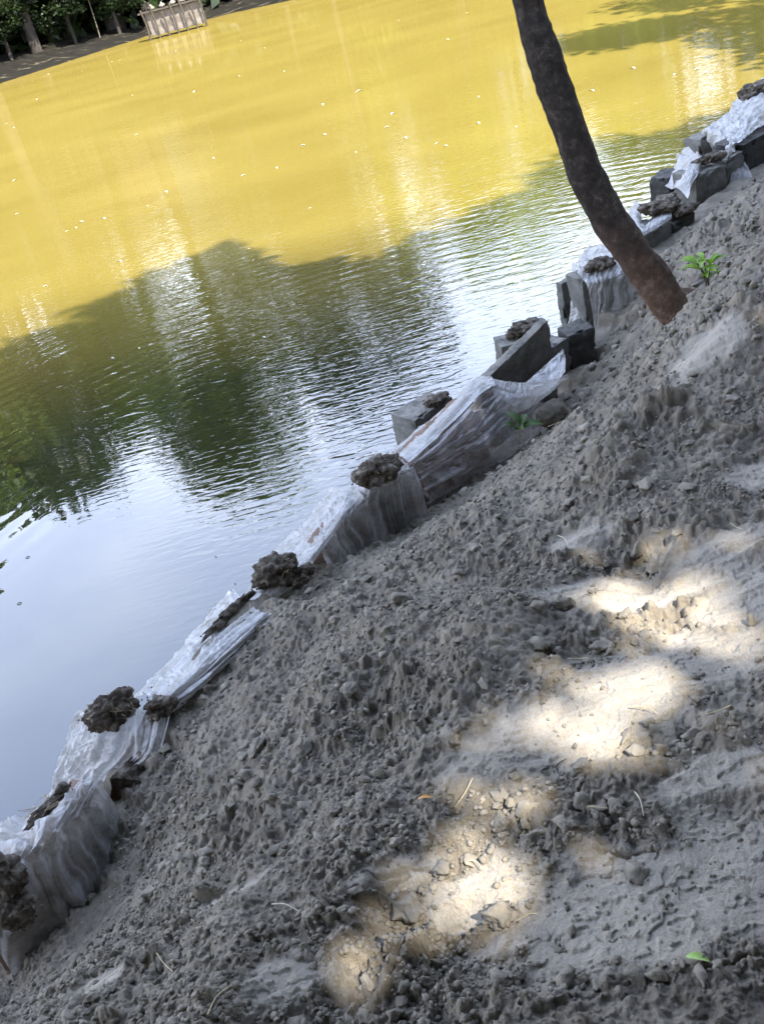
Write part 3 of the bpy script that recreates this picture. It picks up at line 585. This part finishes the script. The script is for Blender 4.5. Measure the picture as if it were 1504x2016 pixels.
# ------------------------------------------------------------------ leaves and small litter
def leaf_blade(L, W, curl=.15, n=10, fold=.25):
    co, fs = [], []
    for i in range(n+1):
        t = i/n; w = W*math.sin(math.pi*min(1, t*.92+.04))**.8*(1-.25*t); z = -curl*L*(2*t-1)**2
        for k in (-1, -.5, 0, .5, 1): co.append((t*L, k*w/2, z+abs(k)*w*fold))
    for i in range(n):
        for k in range(4): a = i*5+k; fs.append((a, a+1, a+6, a+5))
    return np.array(co), np.array(fs)
def orient(co, yaw, pitch, loc, roll=0):
    c, s = math.cos(pitch), math.sin(pitch); co = rotx(co, roll)@np.array([[c, 0, s], [0, 1, 0], [-s, 0, c]]); return rotz(co, yaw)+np.array(loc)
M_ORL = basic('fallen_orange_leaf', [(.3, (.42, .20, .05)), (.7, (.55, .30, .10))], 40, .6, 100, 0)
M_GRL = basic('fallen_green_leaf', [(.3, (.22, .34, .08)), (.7, (.32, .44, .14))], 40, .6, 100, 0)
M_PALE = basic('pale_twig', [(.3, (.34, .29, .20)), (.7, (.5, .44, .33))], 60, .8, 100, 0)
def on_ground(px, py, up=.0):
    g = ground_at(px, py); z = float(height(np.array([g[0]]), np.array([g[1]]))[0][0]); return np.array([g[0], g[1], z+up])
for px, py, L, W, yw, m, lab in [(828,1590,.032,.010,-.2,M_ORL,'small orange brown fallen leaf on the lower slope'),(1355,1945,.034,.014,-.5,M_GRL,'yellow green fallen leaf at the lower right corner of the bank')]:
    c, f = leaf_blade(L, W); single('fallen_leaf', mesh_np('fallen_leaf', orient(c, yw, 0, on_ground(px, py, .018)), f), m, lab, 'leaf')
for (x0, y0, x1, y1, lab) in [(1255,1610,1272,1655,'short pale stick lying on the crust at right'),(925,1700,952,1722,'thin straw crossing the bright sun patch'),(1095,1035,1118,1062,'thin dry stalk on the bank left of the smooth pale crust'),(540,1790,590,1800,'bent straw near the middle of the lower bank')]:
    a, b = on_ground(x0, y0, .014), on_ground(x1, y1, .012); p = crom([a, (a+b)/2+np.array([.003, .002, .006]), b], 9)
    single('dry_stalk', mesh_np('dry_stalk', *tube(p, np.linspace(.0013, .0008, 9), 6)), M_PALE, lab, 'twig')
r = np.random.default_rng(23); k_ = 0
while k_ < 18:
    px, py = r.uniform(250, 1490), r.uniform(700, 2000)
    if ground_at(px, py)[2] < .62: continue
    g = on_ground(px, py, .014); a = r.uniform(0, 6.28); L = r.uniform(.015, .04); dv = np.array([math.cos(a), math.sin(a), r.uniform(-.2, .3)])*L
    p = crom([g-dv, g+r.normal(size=3)*.004, g+dv], 9)
    single('dry_rootlet', mesh_np('dry_rootlet', *tube(p, np.linspace(.0014, .0007, 9), 6)), M_STRAW if k_ % 3 else M_MUD, 'thin dry rootlet or straw bit lying among the grey soil crumbs', 'rootlet', 'rootlets scattered over the bank'); k_ += 1
# sprout behind the trunk base
def plant(name, px, py, label, leaves, stems, m, seed, L, W, stemh):
    g = on_ground(px, py, .0) if name == 'leafy_seedling' else at(px, py, .40); e = empty(name, g, label, 'plant'); r = np.random.default_rng(seed); tips = []
    parts = []
    for k in range(stems):
        d = np.array([r.uniform(-.25, .25), r.uniform(-.2, .2), 1.]); hgt = stemh*r.uniform(.7, 1.1); p = crom([g+np.array([r.uniform(-.01, .01), 0, -.02]), g+d*hgt*.5, g+d*hgt*[1.3, 1.3, 1]], 8); parts.append(tube(p, np.linspace(.004, .002, 8), 6)); tips.append((p[-1], p[4]))
    obj('stem', mesh_np('stem', *merge(parts)), M_PALE if name != 'leafy_seedling' else M_BARKF, e)
    for k in range(leaves):
        c, f = leaf_blade(L*r.uniform(.7, 1.15), W*r.uniform(.8, 1.1), .12); tp = tips[k % stems][0 if r.uniform() < .7 else 1]
        obj('leaf', mesh_np('leaf', orient(c, k*2.399+r.uniform(-.3, .3), r.uniform(-.1, .7), tp, r.uniform(-.3, .3)), f), m, e)
plant('leafy_seedling', 1395, 598, 'bright green seedling growing just right of the leaning trunk base', 15, 4, M_SPROUT, 5, .085, .036, .12)
plant('small_weed', 1022, 868, 'small weed with broad leaves under the taut film band', 6, 2, M_LEAFN, 6, .085, .045, .08)

# ------------------------------------------------------------------ the leaning tree
def bark_mat():
    m, t, o = mat('brown_bark'); geo = t.nodes.new('ShaderNodeNewGeometry'); v = geo.outputs['Position']
    s = t.nodes.new('ShaderNodeSeparateXYZ'); t.links.new(v, s.inputs[0])
    c = ramp(t, noise(t, v, 22, 7, .7), [(.3, (.020, .015, .011)), (.48, (.042, .032, .024)), (.60, (.078, .060, .046)), (.70, (.20, .17, .145))])
    red = ramp(t, noise(t, v, 18, 6, .7), [(.3, (.095, .062, .040)), (.5, (.17, .108, .070)), (.66, (.40, .25, .18))])
    k = mrange(t, mth(t, 'ADD', s.outputs[2], mth(t, 'MULTIPLY', noise(t, v, 9, 4), .5)), 1.36, .98)
    p = t.nodes.new('ShaderNodeBsdfPrincipled'); p.inputs['Roughness'].default_value = .9; p.inputs['Specular IOR Level'].default_value = .2
    t.links.new(mixc(t, k, c, red), p.inputs['Base Color'])
    t.links.new(bump(t, noise(t, mapping(t, v, (1, 1, .45)), 75, 7, .8), .034), p.inputs['Normal']); t.links.new(p.outputs[0], o.inputs[0]); return m
M_BARK = bark_mat()
tb = on_ground(1343, 620, -.03); e = empty('leaning_tree', tb, 'leaning slender tree with dark bark and a scraped reddish base on the bank', 'tree')
ty = tb[1]
trunk = [tb+np.array([.06, -.03, -.14]), tb+np.array([.02, 0, 0]), at_y(1312,592,ty+.02), at_y(1275,535,ty+.05), at_y(1219,462,ty+.10), at_y(1164,367,ty+.17), at_y(1128,272,ty+.24), at_y(1093,182,ty+.32), at_y(1063,87,ty+.40), at_y(1040,2,ty+.48)]
top = trunk[-1]; trunk += [top+np.array([-.06, .12, .5]), top+np.array([.0, .15, 1.4]), top+np.array([.25, -.1, 2.6]), top+np.array([.5, -.5, 4.0])]
tc_ = crom(trunk, 110); rd = np.interp(np.linspace(0, 1, 110), [0, .07, .14, .30, .60, 1], [.190, .122, .087, .079, .074, .035])
obj('trunk', mesh_np('trunk', *tube(tc_, rd, 48, 5, .10)), M_BARK, e)

# ------------------------------------------------------------------ leaf crowns
def leaves_np(P_, size, seed, droop=.4):
    r = np.random.default_rng(seed); n = len(P_); a = r.normal(size=(n, 3)); a[:, 2] -= droop; a /= np.linalg.norm(a, axis=1, keepdims=True)
    b = np.cross(a, r.normal(size=(n, 3))); b /= np.linalg.norm(b, axis=1, keepdims=True); s = size*r.uniform(.6, 1.3, (n, 1)); w = s*.27
    q = np.stack([P_, P_+a*s*.5+b*w, P_+a*s, P_+a*s*.5-b*w], 1).reshape(-1, 3); return q, np.arange(n*4).reshape(-1, 4)
LIT_G = .075
# shade of the bank: which spots the sun reaches through gaps of the near crowns
LIT = [ell(*v) for v in [(1190,1125,100,16),(1330,1105,50,12),(1230,1185,60,10),(1310,1320,70,18),(1220,1370,35,10),(1010,1390,30,8),(965,1700,75,26),(850,1665,100,10),(1010,1745,40,20),(790,1850,40,14),(700,1880,20,8),(1305,705,52,14),(1245,735,28,10),(955,1000,14,10),(985,975,16,9),(1015,950,16,9),(1050,925,16,9),(1080,898,14,8),(1470,610,35,14),(1440,1180,80,16),(1460,1035,50,10),(1150,1500,50,8),(590,1930,30,10),(400,1900,18,6),(1480,950,40,14),(1370,1640,24,8),(1080,1600,30,7),(870,1280,26,6),(1455,1330,40,12),(620,1150,18,8),(1410,660,50,9),(1000,1850,30,8),(1250,1700,30,8),(830,1560,14,5)]]
SOFT = [grow(ell(*v), .05) for v in [(1350,1240,240,130),(1170,1440,170,60),(980,1740,210,80),(1410,950,120,60),(720,1860,110,40),(1290,1110,220,70),(1350,1640,110,40),(1330,700,110,40),(1450,1500,90,30),(1130,1290,90,30),(1230,900,70,22),(1090,1080,60,16),(900,1440,70,18),(1440,820,60,26)]]
LIT = [grow(e_, LIT_G) for e_ in LIT]
LITW = [(at(a, b, z)[:2], r) for a, b, z, r in [(190,1385,.62,.045),(945,800,.55,.09),(930,920,.4,.07),(60,1610,.5,.07),(370,1270,.5,.05),(650,1010,.56,.05),(660,1100,.4,.04),(1450,330,.5,.10),(1455,290,.6,.06),(440,1180,.5,.04),(1335,580,1.15,.05),(1300,545,1.2,.03),(1480,230,.7,.1)]]
BX = [-30, -6, -2.9, -2.3, -1.6, -.83, -.45, .32, 1.31, 2.25, 3.37, 3.97, 5.2, 8, 30]; BY = [-2, 6.2, 8.4, 9.2, 9.6, 10.3, 9.0, 8.4, 8.8, 9.5, 10.5, 9.95, 10.8, 14, 34]
def lit(x, y, z):
    yb = np.interp(x, BX, BY)+.25*fbm(x*1.3, y*1.3, 3, 7)+np.abs(np.random.default_rng(5).normal(size=np.shape(x)))*-.42; l = (y > yb)
    w = fbm(x*11, y*11, 3, 13)*.75
    for e_ in LIT: l |= (in_ell(x, y, e_)+w) < 1.0
    for c, r in LITW: l |= np.hypot(x-c[0], y-c[1]) < r*(1+w*.5)
    u = np.random.default_rng(31).uniform(size=np.shape(x))
    for e_ in SOFT: l |= ((in_ell(x, y, e_)+w*.6) < 1.0) & (u < .58)
    return l
n = 165000; r = rng
tx = r.uniform(-8, 10, n); ty_ = r.uniform(-4.5, 11.5, n)
zt, dt = base_z(tx, ty_); zt = np.maximum(zt, 0)
hmin = np.maximum(5.0, (ty_-1.8)/.68); hh = hmin+r.uniform(0, 1, n)**1.3*3.2
k = hh/S[2]; Pn = np.stack([tx+S[0]*k, ty_+S[1]*k, zt+hh], 1)
# leaves gather round twigs
tw = np.round(Pn/.55)*.55 + .5*np.stack([fbm(Pn[:, 0]*3, Pn[:, 1]*3, 1, q) for q in (1, 2, 3)], 1); Pn = Pn*.8+tw*.2
def shade_pt(P_):
    zz = np.full(len(P_), .5)
    for _ in range(3): kk = (P_[:, 2]-zz)/S[2]; x, y = P_[:, 0]-S[0]*kk, P_[:, 1]-S[1]*kk; zz = np.maximum(base_z(x, y)[0], 0)
    return x, y, zz
keep = ~lit(*shade_pt(Pn+np.array([0, 0, -.05]))); Pn = Pn[keep]
NT = [(3.4,1.0,'near shade tree with spreading crown right of the viewpoint'),(-2.4,-3.6,'near shade tree behind the viewpoint on the left'),(1.2,-4.6,'near shade tree standing straight behind the viewpoint'),(5.6,-2.2,'near shade tree behind the viewpoint on the right'),(6.6,4.6,'near shade tree on the bank past the right frame edge'),(-5.6,-6.5,'far left shade tree behind the viewpoint'),(4.4,-7.5,'rear shade tree with tall crown behind the viewpoint')]
own = np.argmin(np.stack([np.hypot(Pn[:, 0]-a, Pn[:, 1]-b) for a, b, _ in NT], 1), 1)
for i, (a, b, lab) in enumerate(NT):
    pts = Pn[own == i]
    if len(pts) < 20: continue
    z0 = float(base_z(np.array([a]), np.array([b]))[0][0]); e = empty('shade_tree', (a, b, z0), lab, 'tree', 'trees shading the near bank')
    cen = pts.mean(0); parts = [tube(crom([(a, b, z0-.3), (a+.1, b-.1, z0+2.5), (.6*a+.4*cen[0], .6*b+.4*cen[1], cen[2]*.65), (cen[0], cen[1], cen[2]+1)], 30), np.linspace(.2, .05, 30), 14, i, .06)]
    for q in range(14):
        p = pts[rng.integers(len(pts))]; st = np.array([.6*a+.4*cen[0], .6*b+.4*cen[1], cen[2]*.65]); parts.append(tube(crom([st, (st+p)/2+np.array([0, 0, .3]), p], 10), np.linspace(.06, .012, 10), 7))
    obj('trunk', mesh_np('trunk', *merge(parts)), M_BARKF, e)
    obj('crown', mesh_np('crown', *leaves_np(pts, .26, i), smooth=False), M_LEAFN, e)
# crown of the leaning tree, above the frame, shading water it already shades
tt = np.array(trunk[-1]); q = rng.normal(size=(5000, 3)); q /= np.linalg.norm(q, axis=1, keepdims=True); q = tt+q*np.array([1.3, 1.1, .9])*(rng.uniform(size=(5000, 1))**.4)
q = q[~lit(*shade_pt(q))]; le = bpy.data.objects['leaning_tree']; obj('crown', mesh_np('crown', *leaves_np(q, .2, 77), smooth=False), M_LEAFN, le)

# ------------------------------------------------------------------ trees round the pond (seen mirrored in the water)
def crown_mesh(kind, seed):
    r = np.random.default_rng(seed); pts = []
    if kind == 'palm':
        parts = []
        for k in range(24):
            a = k*2.399; el = r.uniform(-.5, 1.2); L = r.uniform(2.6, 3.4); p = [np.zeros(3)]
            d = np.array([math.cos(a)*math.cos(el), math.sin(a)*math.cos(el), math.sin(el)])
            for s in range(1, 9): p.append(p[-1]+d*L/8); d = d+np.array([0, 0, -.16]); d /= np.linalg.norm(d)
            p = np.array(p); side = np.cross(d, [0, 0, 1]); side /= np.linalg.norm(side)
            for s in range(1, 8):
                for sg in (-1, 1):
                    for f_ in (0, .5):
                        b = p[s]*(1-f_)+p[s+1]*f_; tip = b+side*sg*.75*math.sin(math.pi*(s+1)/10)+d*.25+np.array([0, 0, -.35]); w = (p[s+1]-p[s])*.16
                        parts.append((np.array([b-w, b+w, tip+w*.3, tip-w*.3]), np.array([[0, 1, 2, 3]])))
        return merge(parts)
    nb = {'broad': 26, 'slender': 18}[kind]; ext = {'broad': (.42, .42, .40), 'slender': (.20, .20, .52)}[kind]
    for k in range(nb):
        c = r.normal(size=3); c /= np.linalg.norm(c); c = c*np.array(ext)*r.uniform(.3, 1)**.6; rad = r.uniform(.07, .14); m = int(330)
        q = r.normal(size=(m, 3)); q /= np.linalg.norm(q, axis=1, keepdims=True); pts.append(c+q*rad*(r.uniform(.4, 1.1, (m, 1)))*[1.2, 1.2, .8])
    return leaves_np(np.vstack(pts), .036, seed+1, .3)
CM = {}
for kd in ('broad', 'slender', 'palm'):
    for v in range(2):
        for mi, mm in enumerate((M_LEAF, M_LEAFY, M_LEAFD)):
            c, f = crown_mesh(kd, 10+v); me = mesh_np('crown', c, f, False); me.materials.append(mm); CM[kd, v, mi] = me
ORD = ['first', 'second', 'third', 'fourth', 'fifth', 'sixth', 'seventh', 'eighth', 'ninth', 'tenth', 'eleventh', 'twelfth', 'thirteenth', 'fourteenth', 'fifteenth', 'sixteenth', 'seventeenth', 'eighteenth', 'nineteenth', 'twentieth', 'twenty first', 'twenty second', 'twenty third', 'twenty fourth', 'twenty fifth', 'twenty sixth', 'twenty seventh', 'twenty eighth', 'twenty ninth', 'thirtieth']
def far_tree(x, y, hgt, kd, v, mi, label, group='trees round the far side of the pond', w=None, cz=None, sz=1):
    z0 = float(np.maximum(base_z(np.array([x]), np.array([y]))[0][0], .0)); e = empty({'palm': 'palm_tree', 'broad': 'broadleaf_tree', 'slender': 'slender_tree'}[kd], (x, y, z0), label, 'tree', group)
    r = np.random.default_rng(int(abs(x*31+y*17))); ln = r.uniform(-.06, .06, 2)*hgt; tr = .018*hgt if kd != 'palm' else .15
    ck = {'broad': .62, 'slender': .55, 'palm': .93}[kd]*hgt
    p = crom([(0, 0, -.3), (ln[0]*.3, ln[1]*.3, ck*.4), (ln[0], ln[1], ck), (ln[0], ln[1], ck*1.15 if kd != 'palm' else ck+.1)], 14); parts = [tube(p, np.linspace(tr, tr*.35, 14), 8)]
    if kd != 'palm':
        for k in range(7):
            a = r.uniform(0, 6.28); q0 = p[7+k % 5]; q1 = q0+np.array([math.cos(a)*.2*hgt, math.sin(a)*.2*hgt, .12*hgt])*r.uniform(.5, 1); parts.append(tube(crom([q0, (q0+q1)/2+[0, 0, -.02*hgt], q1], 6), np.linspace(tr*.4, tr*.1, 6), 5))
    obj('trunk', mesh_np('trunk', *merge(parts)), M_BARKF, e, (0, 0, 0))
    o = bpy.data.objects.new('crown', CM[kd, v, mi]); COL.objects.link(o); o.parent = e
    o.location = (ln[0], ln[1], (cz or {'broad': .66, 'slender': .60, 'palm': .93}[kd])*hgt); sc = hgt*.8 if kd != 'palm' else hgt/18
    o.scale = (sc*(w or 1), sc*(w or 1), sc*{'broad': .85, 'slender': .78, 'palm': 1}[kd]*sz); o.rotation_euler.z = r.uniform(0, 6.28); return e
# azimuth (deg), range (m), height (m), kind, leaf colour
FT = [(-25,44,20,'broad',0,2),(-21.5,47,19,'slender',1,0),(-19,44,16,'palm',0,0),(-16.5,50,21,'broad',1,2),(-14,47,19.5,'slender',0,0),(-11.2,51,15,'broad',0,0),(-9.4,54,25,'slender',1,2),(-7,53,29,'slender',0,0),(-5.4,52,17,'palm',1,2),(-3.2,56,15,'broad',1,0),(-.6,53,25.5,'slender',0,2),(1.9,54,24,'slender',1,2),(4.2,51,12,'palm',0,0),(6.6,55,13,'broad',0,1),(9.2,54,19,'slender',1,0),(10.8,52,17,'broad',1,1),(13.4,55,18,'palm',0,0),(15.6,54,17,'broad',0,0),(18.4,50,14,'slender',0,1),(21,47,15,'broad',1,1),(24,44,14,'palm',1,0),(27,38,14,'broad',0,0),(31,33,15,'slender',1,1),(35,28,13,'broad',1,0),(-30,40,18,'broad',1,0),
      (-6,62,15,'broad',1,1),(2.6,61,14,'broad',0,1),(7.2,62,13,'broad',1,1),(13,62,13,'broad',0,1),(17.5,58,12,'broad',1,1)]
words = {'palm': 'palm with drooping fronds', 'broad': 'broad crowned tree', 'slender': 'tall slender tree'}; colw = ['mid green', 'sunny yellow green', 'dark green']
WH = dict(palm='palm', broad='broad tree', slender='slender tree')
for i, (a, rg, h_, kd, v, mi) in enumerate(FT):
    h_ *= .86 if a > 3 else 1
    if 4 < a < 17: mi = 1
    far_tree(rg*math.sin(math.radians(a)), rg*math.cos(math.radians(a)), h_, kd, v, mi, f'{colw[mi]} {WH[kd]} mirrored in the pond, {ORD[sorted(q[0] for q in FT).index(a)]} from the left', cz=(.67 if -15 < a < -1.5 else None), sz=(.62 if -15 < a < -1.5 else 1))
far_tree(10.5, 10.6, 10.5, 'broad', 0, 2, 'dark broad tree on the right bank casting a shade patch on the far right water', 'trees on the right bank')
far_tree(13.4, 13.2, 9.5, 'broad', 1, 2, 'second broad tree farther along the right bank beyond the frame', 'trees on the right bank', w=.8)
for i, (x, y, h_) in enumerate([(-12,-9,12),(-7,-11,13),(-1,-12,12),(5,-12,13),(10,-8,12),(12,-2,12),(12.5,4,11),(14,9,11),(-14,-16,14),(3,-17,14)]):  # unseen ring of trees, added to cut skylight from behind and the right
    far_tree(x, y, h_, 'broad', i % 2, 2, 'tree added to block skylight behind the viewpoint, '+ORD[i]+' from the left', 'trees added to block skylight behind the viewpoint', w=1.3, cz=.46)
# thin trunks and undergrowth behind the far bank
r = np.random.default_rng(91)
for i in range(26):
    x = -22+i*.88+r.uniform(-.3, .3); y = r.uniform(71, 82); hgt = r.uniform(9, 13)
    far_tree(x, y, hgt, 'slender', i % 2, 2, ORD[i]+' thin dark trunk from the left in the shaded wood behind the far bank', 'thin trunks behind the far bank')
for i, (x, y) in enumerate([(-17,41.5),(-13.2,45.5),(-9.6,48.6),(-6.2,51.6),(-2.6,53.2),(1.6,52.6)]):
    if i in (0, 4, 5): far_tree(x, y-.8, 8+i % 2, 'broad', i % 2, 2, ['leftmost', 0, 0, 0, 'middle', 'rightmost'][i]+' low dark broad tree overhanging the far shore', 'trees overhanging the far shore')
COLW = ['mid green', 'yellow green', 'dark green']
for i in range(26):
    a = -27+i*2.5+r.uniform(-.6, .6); rg = np.interp(a, [-27, -13, -6, 0, 14, 38], [46, 50, 51, 55, 54, 34])+r.uniform(0, 2); mi = 2 if a < 1 else i % 2
    h_ = r.uniform(7, 9.5)+(6.5 if a < -13 else 0) if not -14.5 < a < 0 else r.uniform(5.2, 5.9)
    where = 'at the left end of the far bank' if a < -13 else 'before the pink house' if a < -1 else 'on the middle far bank' if a < 12 else 'on the right far bank'
    far_tree(rg*math.sin(math.radians(a)), rg*math.cos(math.radians(a)), h_, 'broad', i % 2, mi, COLW[mi]+' bush tree '+where+', '+ORD[i]+' from the left', 'bushy trees on the far bank', w=1.35, cz=.42)
P_ = np.stack([r.uniform(-34, 30, 26000), r.uniform(0, 8, 26000), r.uniform(0, 1, 26000)**.8*(2.2+2.4*np.abs(fbm(np.linspace(0, 40, 26000), np.zeros(26000), 2, 5)))], 1)
P_[:, 2] = r.uniform(0, 1, 26000)*(3.2+2*fbm(P_[:, 0]*.35, P_[:, 1]*.35, 2, 5)); P_[:, 1] += 52; P_[:, 2] += .8
me = mesh_np('undergrowth', *leaves_np(P_, .8, 8), smooth=False); tag(obj('undergrowth', me, M_LEAFD), 'dark tangled undergrowth along the edge of the far wood', 'undergrowth', kind='stuff')
# the pale house whose sunlit upper storey mirrors in the pond
def box(l, w, h, c):
    co = np.array([(x, y, z) for x in (-l/2, l/2) for y in (-w/2, w/2) for z in (0, h)])+np.array(c); return co, np.array([(0, 1, 3, 2), (4, 6, 7, 5), (0, 4, 5, 1), (2, 3, 7, 6), (0, 2, 6, 4), (1, 5, 7, 3)])
M_PINK = basic('pink_plaster', [(.3, (.60, .40, .32)), (.7, (.72, .52, .43))], 1.5, .9, 20, .003); M_WHT = basic('white_plaster', [(.3, (.72, .70, .66)), (.7, (.82, .80, .77))], 1.5, .9, 20, .003); M_GLS = basic('dark_window', [(.3, (.02, .025, .03)), (.7, (.04, .05, .055))], 1, .15, 20, 0)
def wood_h(x, y): return float(base_z(np.array([x]), np.array([y]))[0][0])
hx, hy = -9.9, 57.5; e = empty('pink_house', (hx, hy, wood_h(hx, hy)), 'pale pink house with a white stair tower behind the far bank trees', 'house')
def hp(nm, b, m, par=None): return obj(nm, mesh_np(nm, b[0]+np.array(e['_b'])*0, b[1], False), m, par or e, (0, 0, 0))
hp('wall', box(4.6, 3.6, 8.5, (-.9, 0, 0)), M_PINK); hp('stair_tower', box(2.6, 3.0, 10.0, (4.7, -.2, 0)), M_WHT); hp('roof', box(5.0, 4.0, .18, (-.9, 0, 8.5)), M_WHT)
hp('porch_wall', box(2.0, 2.6, 7.8, (2.4, .3, 0)), M_PINK)
for k, xx in enumerate((-2.6, -.9, .8)):
    w_ = hp('window', box(.9, .06, 1.1, (xx, -1.83, 2.6)), M_GLS)

# far shore: bamboo landing stage with pale sacks, thin pole
e = empty('bamboo_landing', at(352,66,.0), 'small bamboo landing stage with pale sacking at the far shore', 'landing stage')
b0 = at(352,66,0); M_BAM = basic('dark_bamboo', [(.3, (.03, .025, .018)), (.7, (.08, .065, .045))], 5, .8, 20, 0); M_SACK = basic('pale_sacking', [(.3, (.12, .10, .08)), (.7, (.22, .19, .155))], 2.5, .9, 30, .01)
for i in range(7):
    x = -1.2+i*.4; hgt = 1.15+.25*math.sin(i*2.1); p = crom([(x, 0, -.5), (x+.03, .02, .5), (x-.04, -.02, hgt)], 8); obj('post', mesh_np('post', *tube(p, np.full(8, .045), 8)), M_BAM, e, (0, 0, 0))
c, f = boxy(2.3, .12, .85, 30, 4, .03); c += np.array([0.05, .28, .55]); obj('sacking', mesh_np('sacking', c, f), M_SACK, e, (0, 0, 0))
c, f = boxy(2.8, .7, .06, 30, 5, .01); c += np.array([0, .35, 1.02]); obj('deck', mesh_np('deck', c, f), M_BAM, e, (0, 0, 0))
for i, xx in enumerate((-.8, -.35, .1, .5)):
    c, f = rock_co(3, 500+i, .15, False); b = empty('white_bag', b0+np.array([xx, .3, 1.05]), ['leftmost white bag on the bamboo landing stage', 'second white bag from the left on the bamboo landing stage', 'third white bag from the left on the bamboo landing stage', 'rightmost white bag on the bamboo landing stage'][i], 'bag', 'white bags on the landing stage')
    obj('sack', mesh_np('sack', c*np.array([.14, .12, .08])+np.array([0, 0, .08]), f), M_SACK, b, (0, 0, 0)); c2_, f2 = rock_co(2, 520+i, .1, False); obj('knot', mesh_np('knot', c2_*.035+np.array([0, 0, .17]), f2), M_WHT, b, (0, 0, 0))
M_STRAWD = basic('grey_bamboo', [(.3, (.10, .085, .06)), (.7, (.20, .17, .12))], 12, .8, 60, 0)
pa, pb = at(202,92,.0), at(172,-6,.0); pb = at_y(168,-15,pa[1]+.4)
single('bamboo_pole', mesh_np('bamboo_pole', *tube(crom([pa+[0, 0, -.3], (pa+pb)/2+[.05, 0, 0], pb+(pb-pa)*.8], 12), np.linspace(.028, .014, 12), 8)), M_STRAWD, 'thin pale bamboo pole leaning out of the water at the far left shore', 'pole')

# ------------------------------------------------------------------ floating bits on the pond
FL = [(222,121),(238,118),(95,146),(64,160),(162,140),(14,243),(28,251),(262,187),(596,286),(638,265),(707,179),(328,377),(293,405),(150,448),(133,455),(237,514),(90,563),(70,590),(160,437),(35,421),(420,311),(637,205),(860,282),(877,287),(798,271),(774,223),(1015,249),(1105,70),(475,80),(348,100),(1245,134),(1329,146),(1371,136),(1388,143),(1381,203),(1368,205),(762,250),(941,242),(943,190),(490,490),(500,512),(460,540),(275,685),(520,664),(345,690),(222,705),(205,430),(470,150),(520,95),(385,180),(560,140),(610,410),(545,330),(700,300),(270,265),(75,195),(30,355),(480,345),(1090,190),(1165,178),(880,78),(785,40),(920,25)]
cf, ff = leaf_blade(.06, .034, .10, 6, .10); fm = mesh_np('floating_leaf', cf-np.array([.03, 0, -.004]), ff); M_FLO = basic('pale_floating_leaf', [(.3, (.32, .29, .20)), (.7, (.52, .50, .40))], 12, .5, 60, 0, spec=.6); fm.materials.append(M_FLO)
for i, (px, py) in enumerate(FL):
    w = at(px, py, .004); o = bpy.data.objects.new('floating_leaf', fm); COL.objects.link(o); o.location = tuple(w); sc = min(1.5, max(.6, w[1]/14))*random.uniform(.8, 1.6); o.scale = (sc, sc, sc); o.rotation_euler.z = random.uniform(0, 6.28)
    tag(o, 'small pale curled leaf floating on the sunlit muddy water', 'floating leaf', 'curled leaves floating on the pond')
for i, (px, py, lab) in enumerate([(50,1098,'dark leaf scrap floating on the calm blue water near the left edge'),(33,1190,'smaller dark scrap floating below another at the left edge'),(423,1097,'tiny dark speck floating near the bulky mud clump')]):
    c, f = leaf_blade(.03 if i < 2 else .012, .012 if i < 2 else .008); M_ = M_MUD; single('leaf_scrap', mesh_np('leaf_scrap', orient(c, .3*i, 0, at(px, py, .003)), f), M_, lab, 'leaf')
for o in list(bpy.data.objects):
    if '_b' in o: del o['_b']
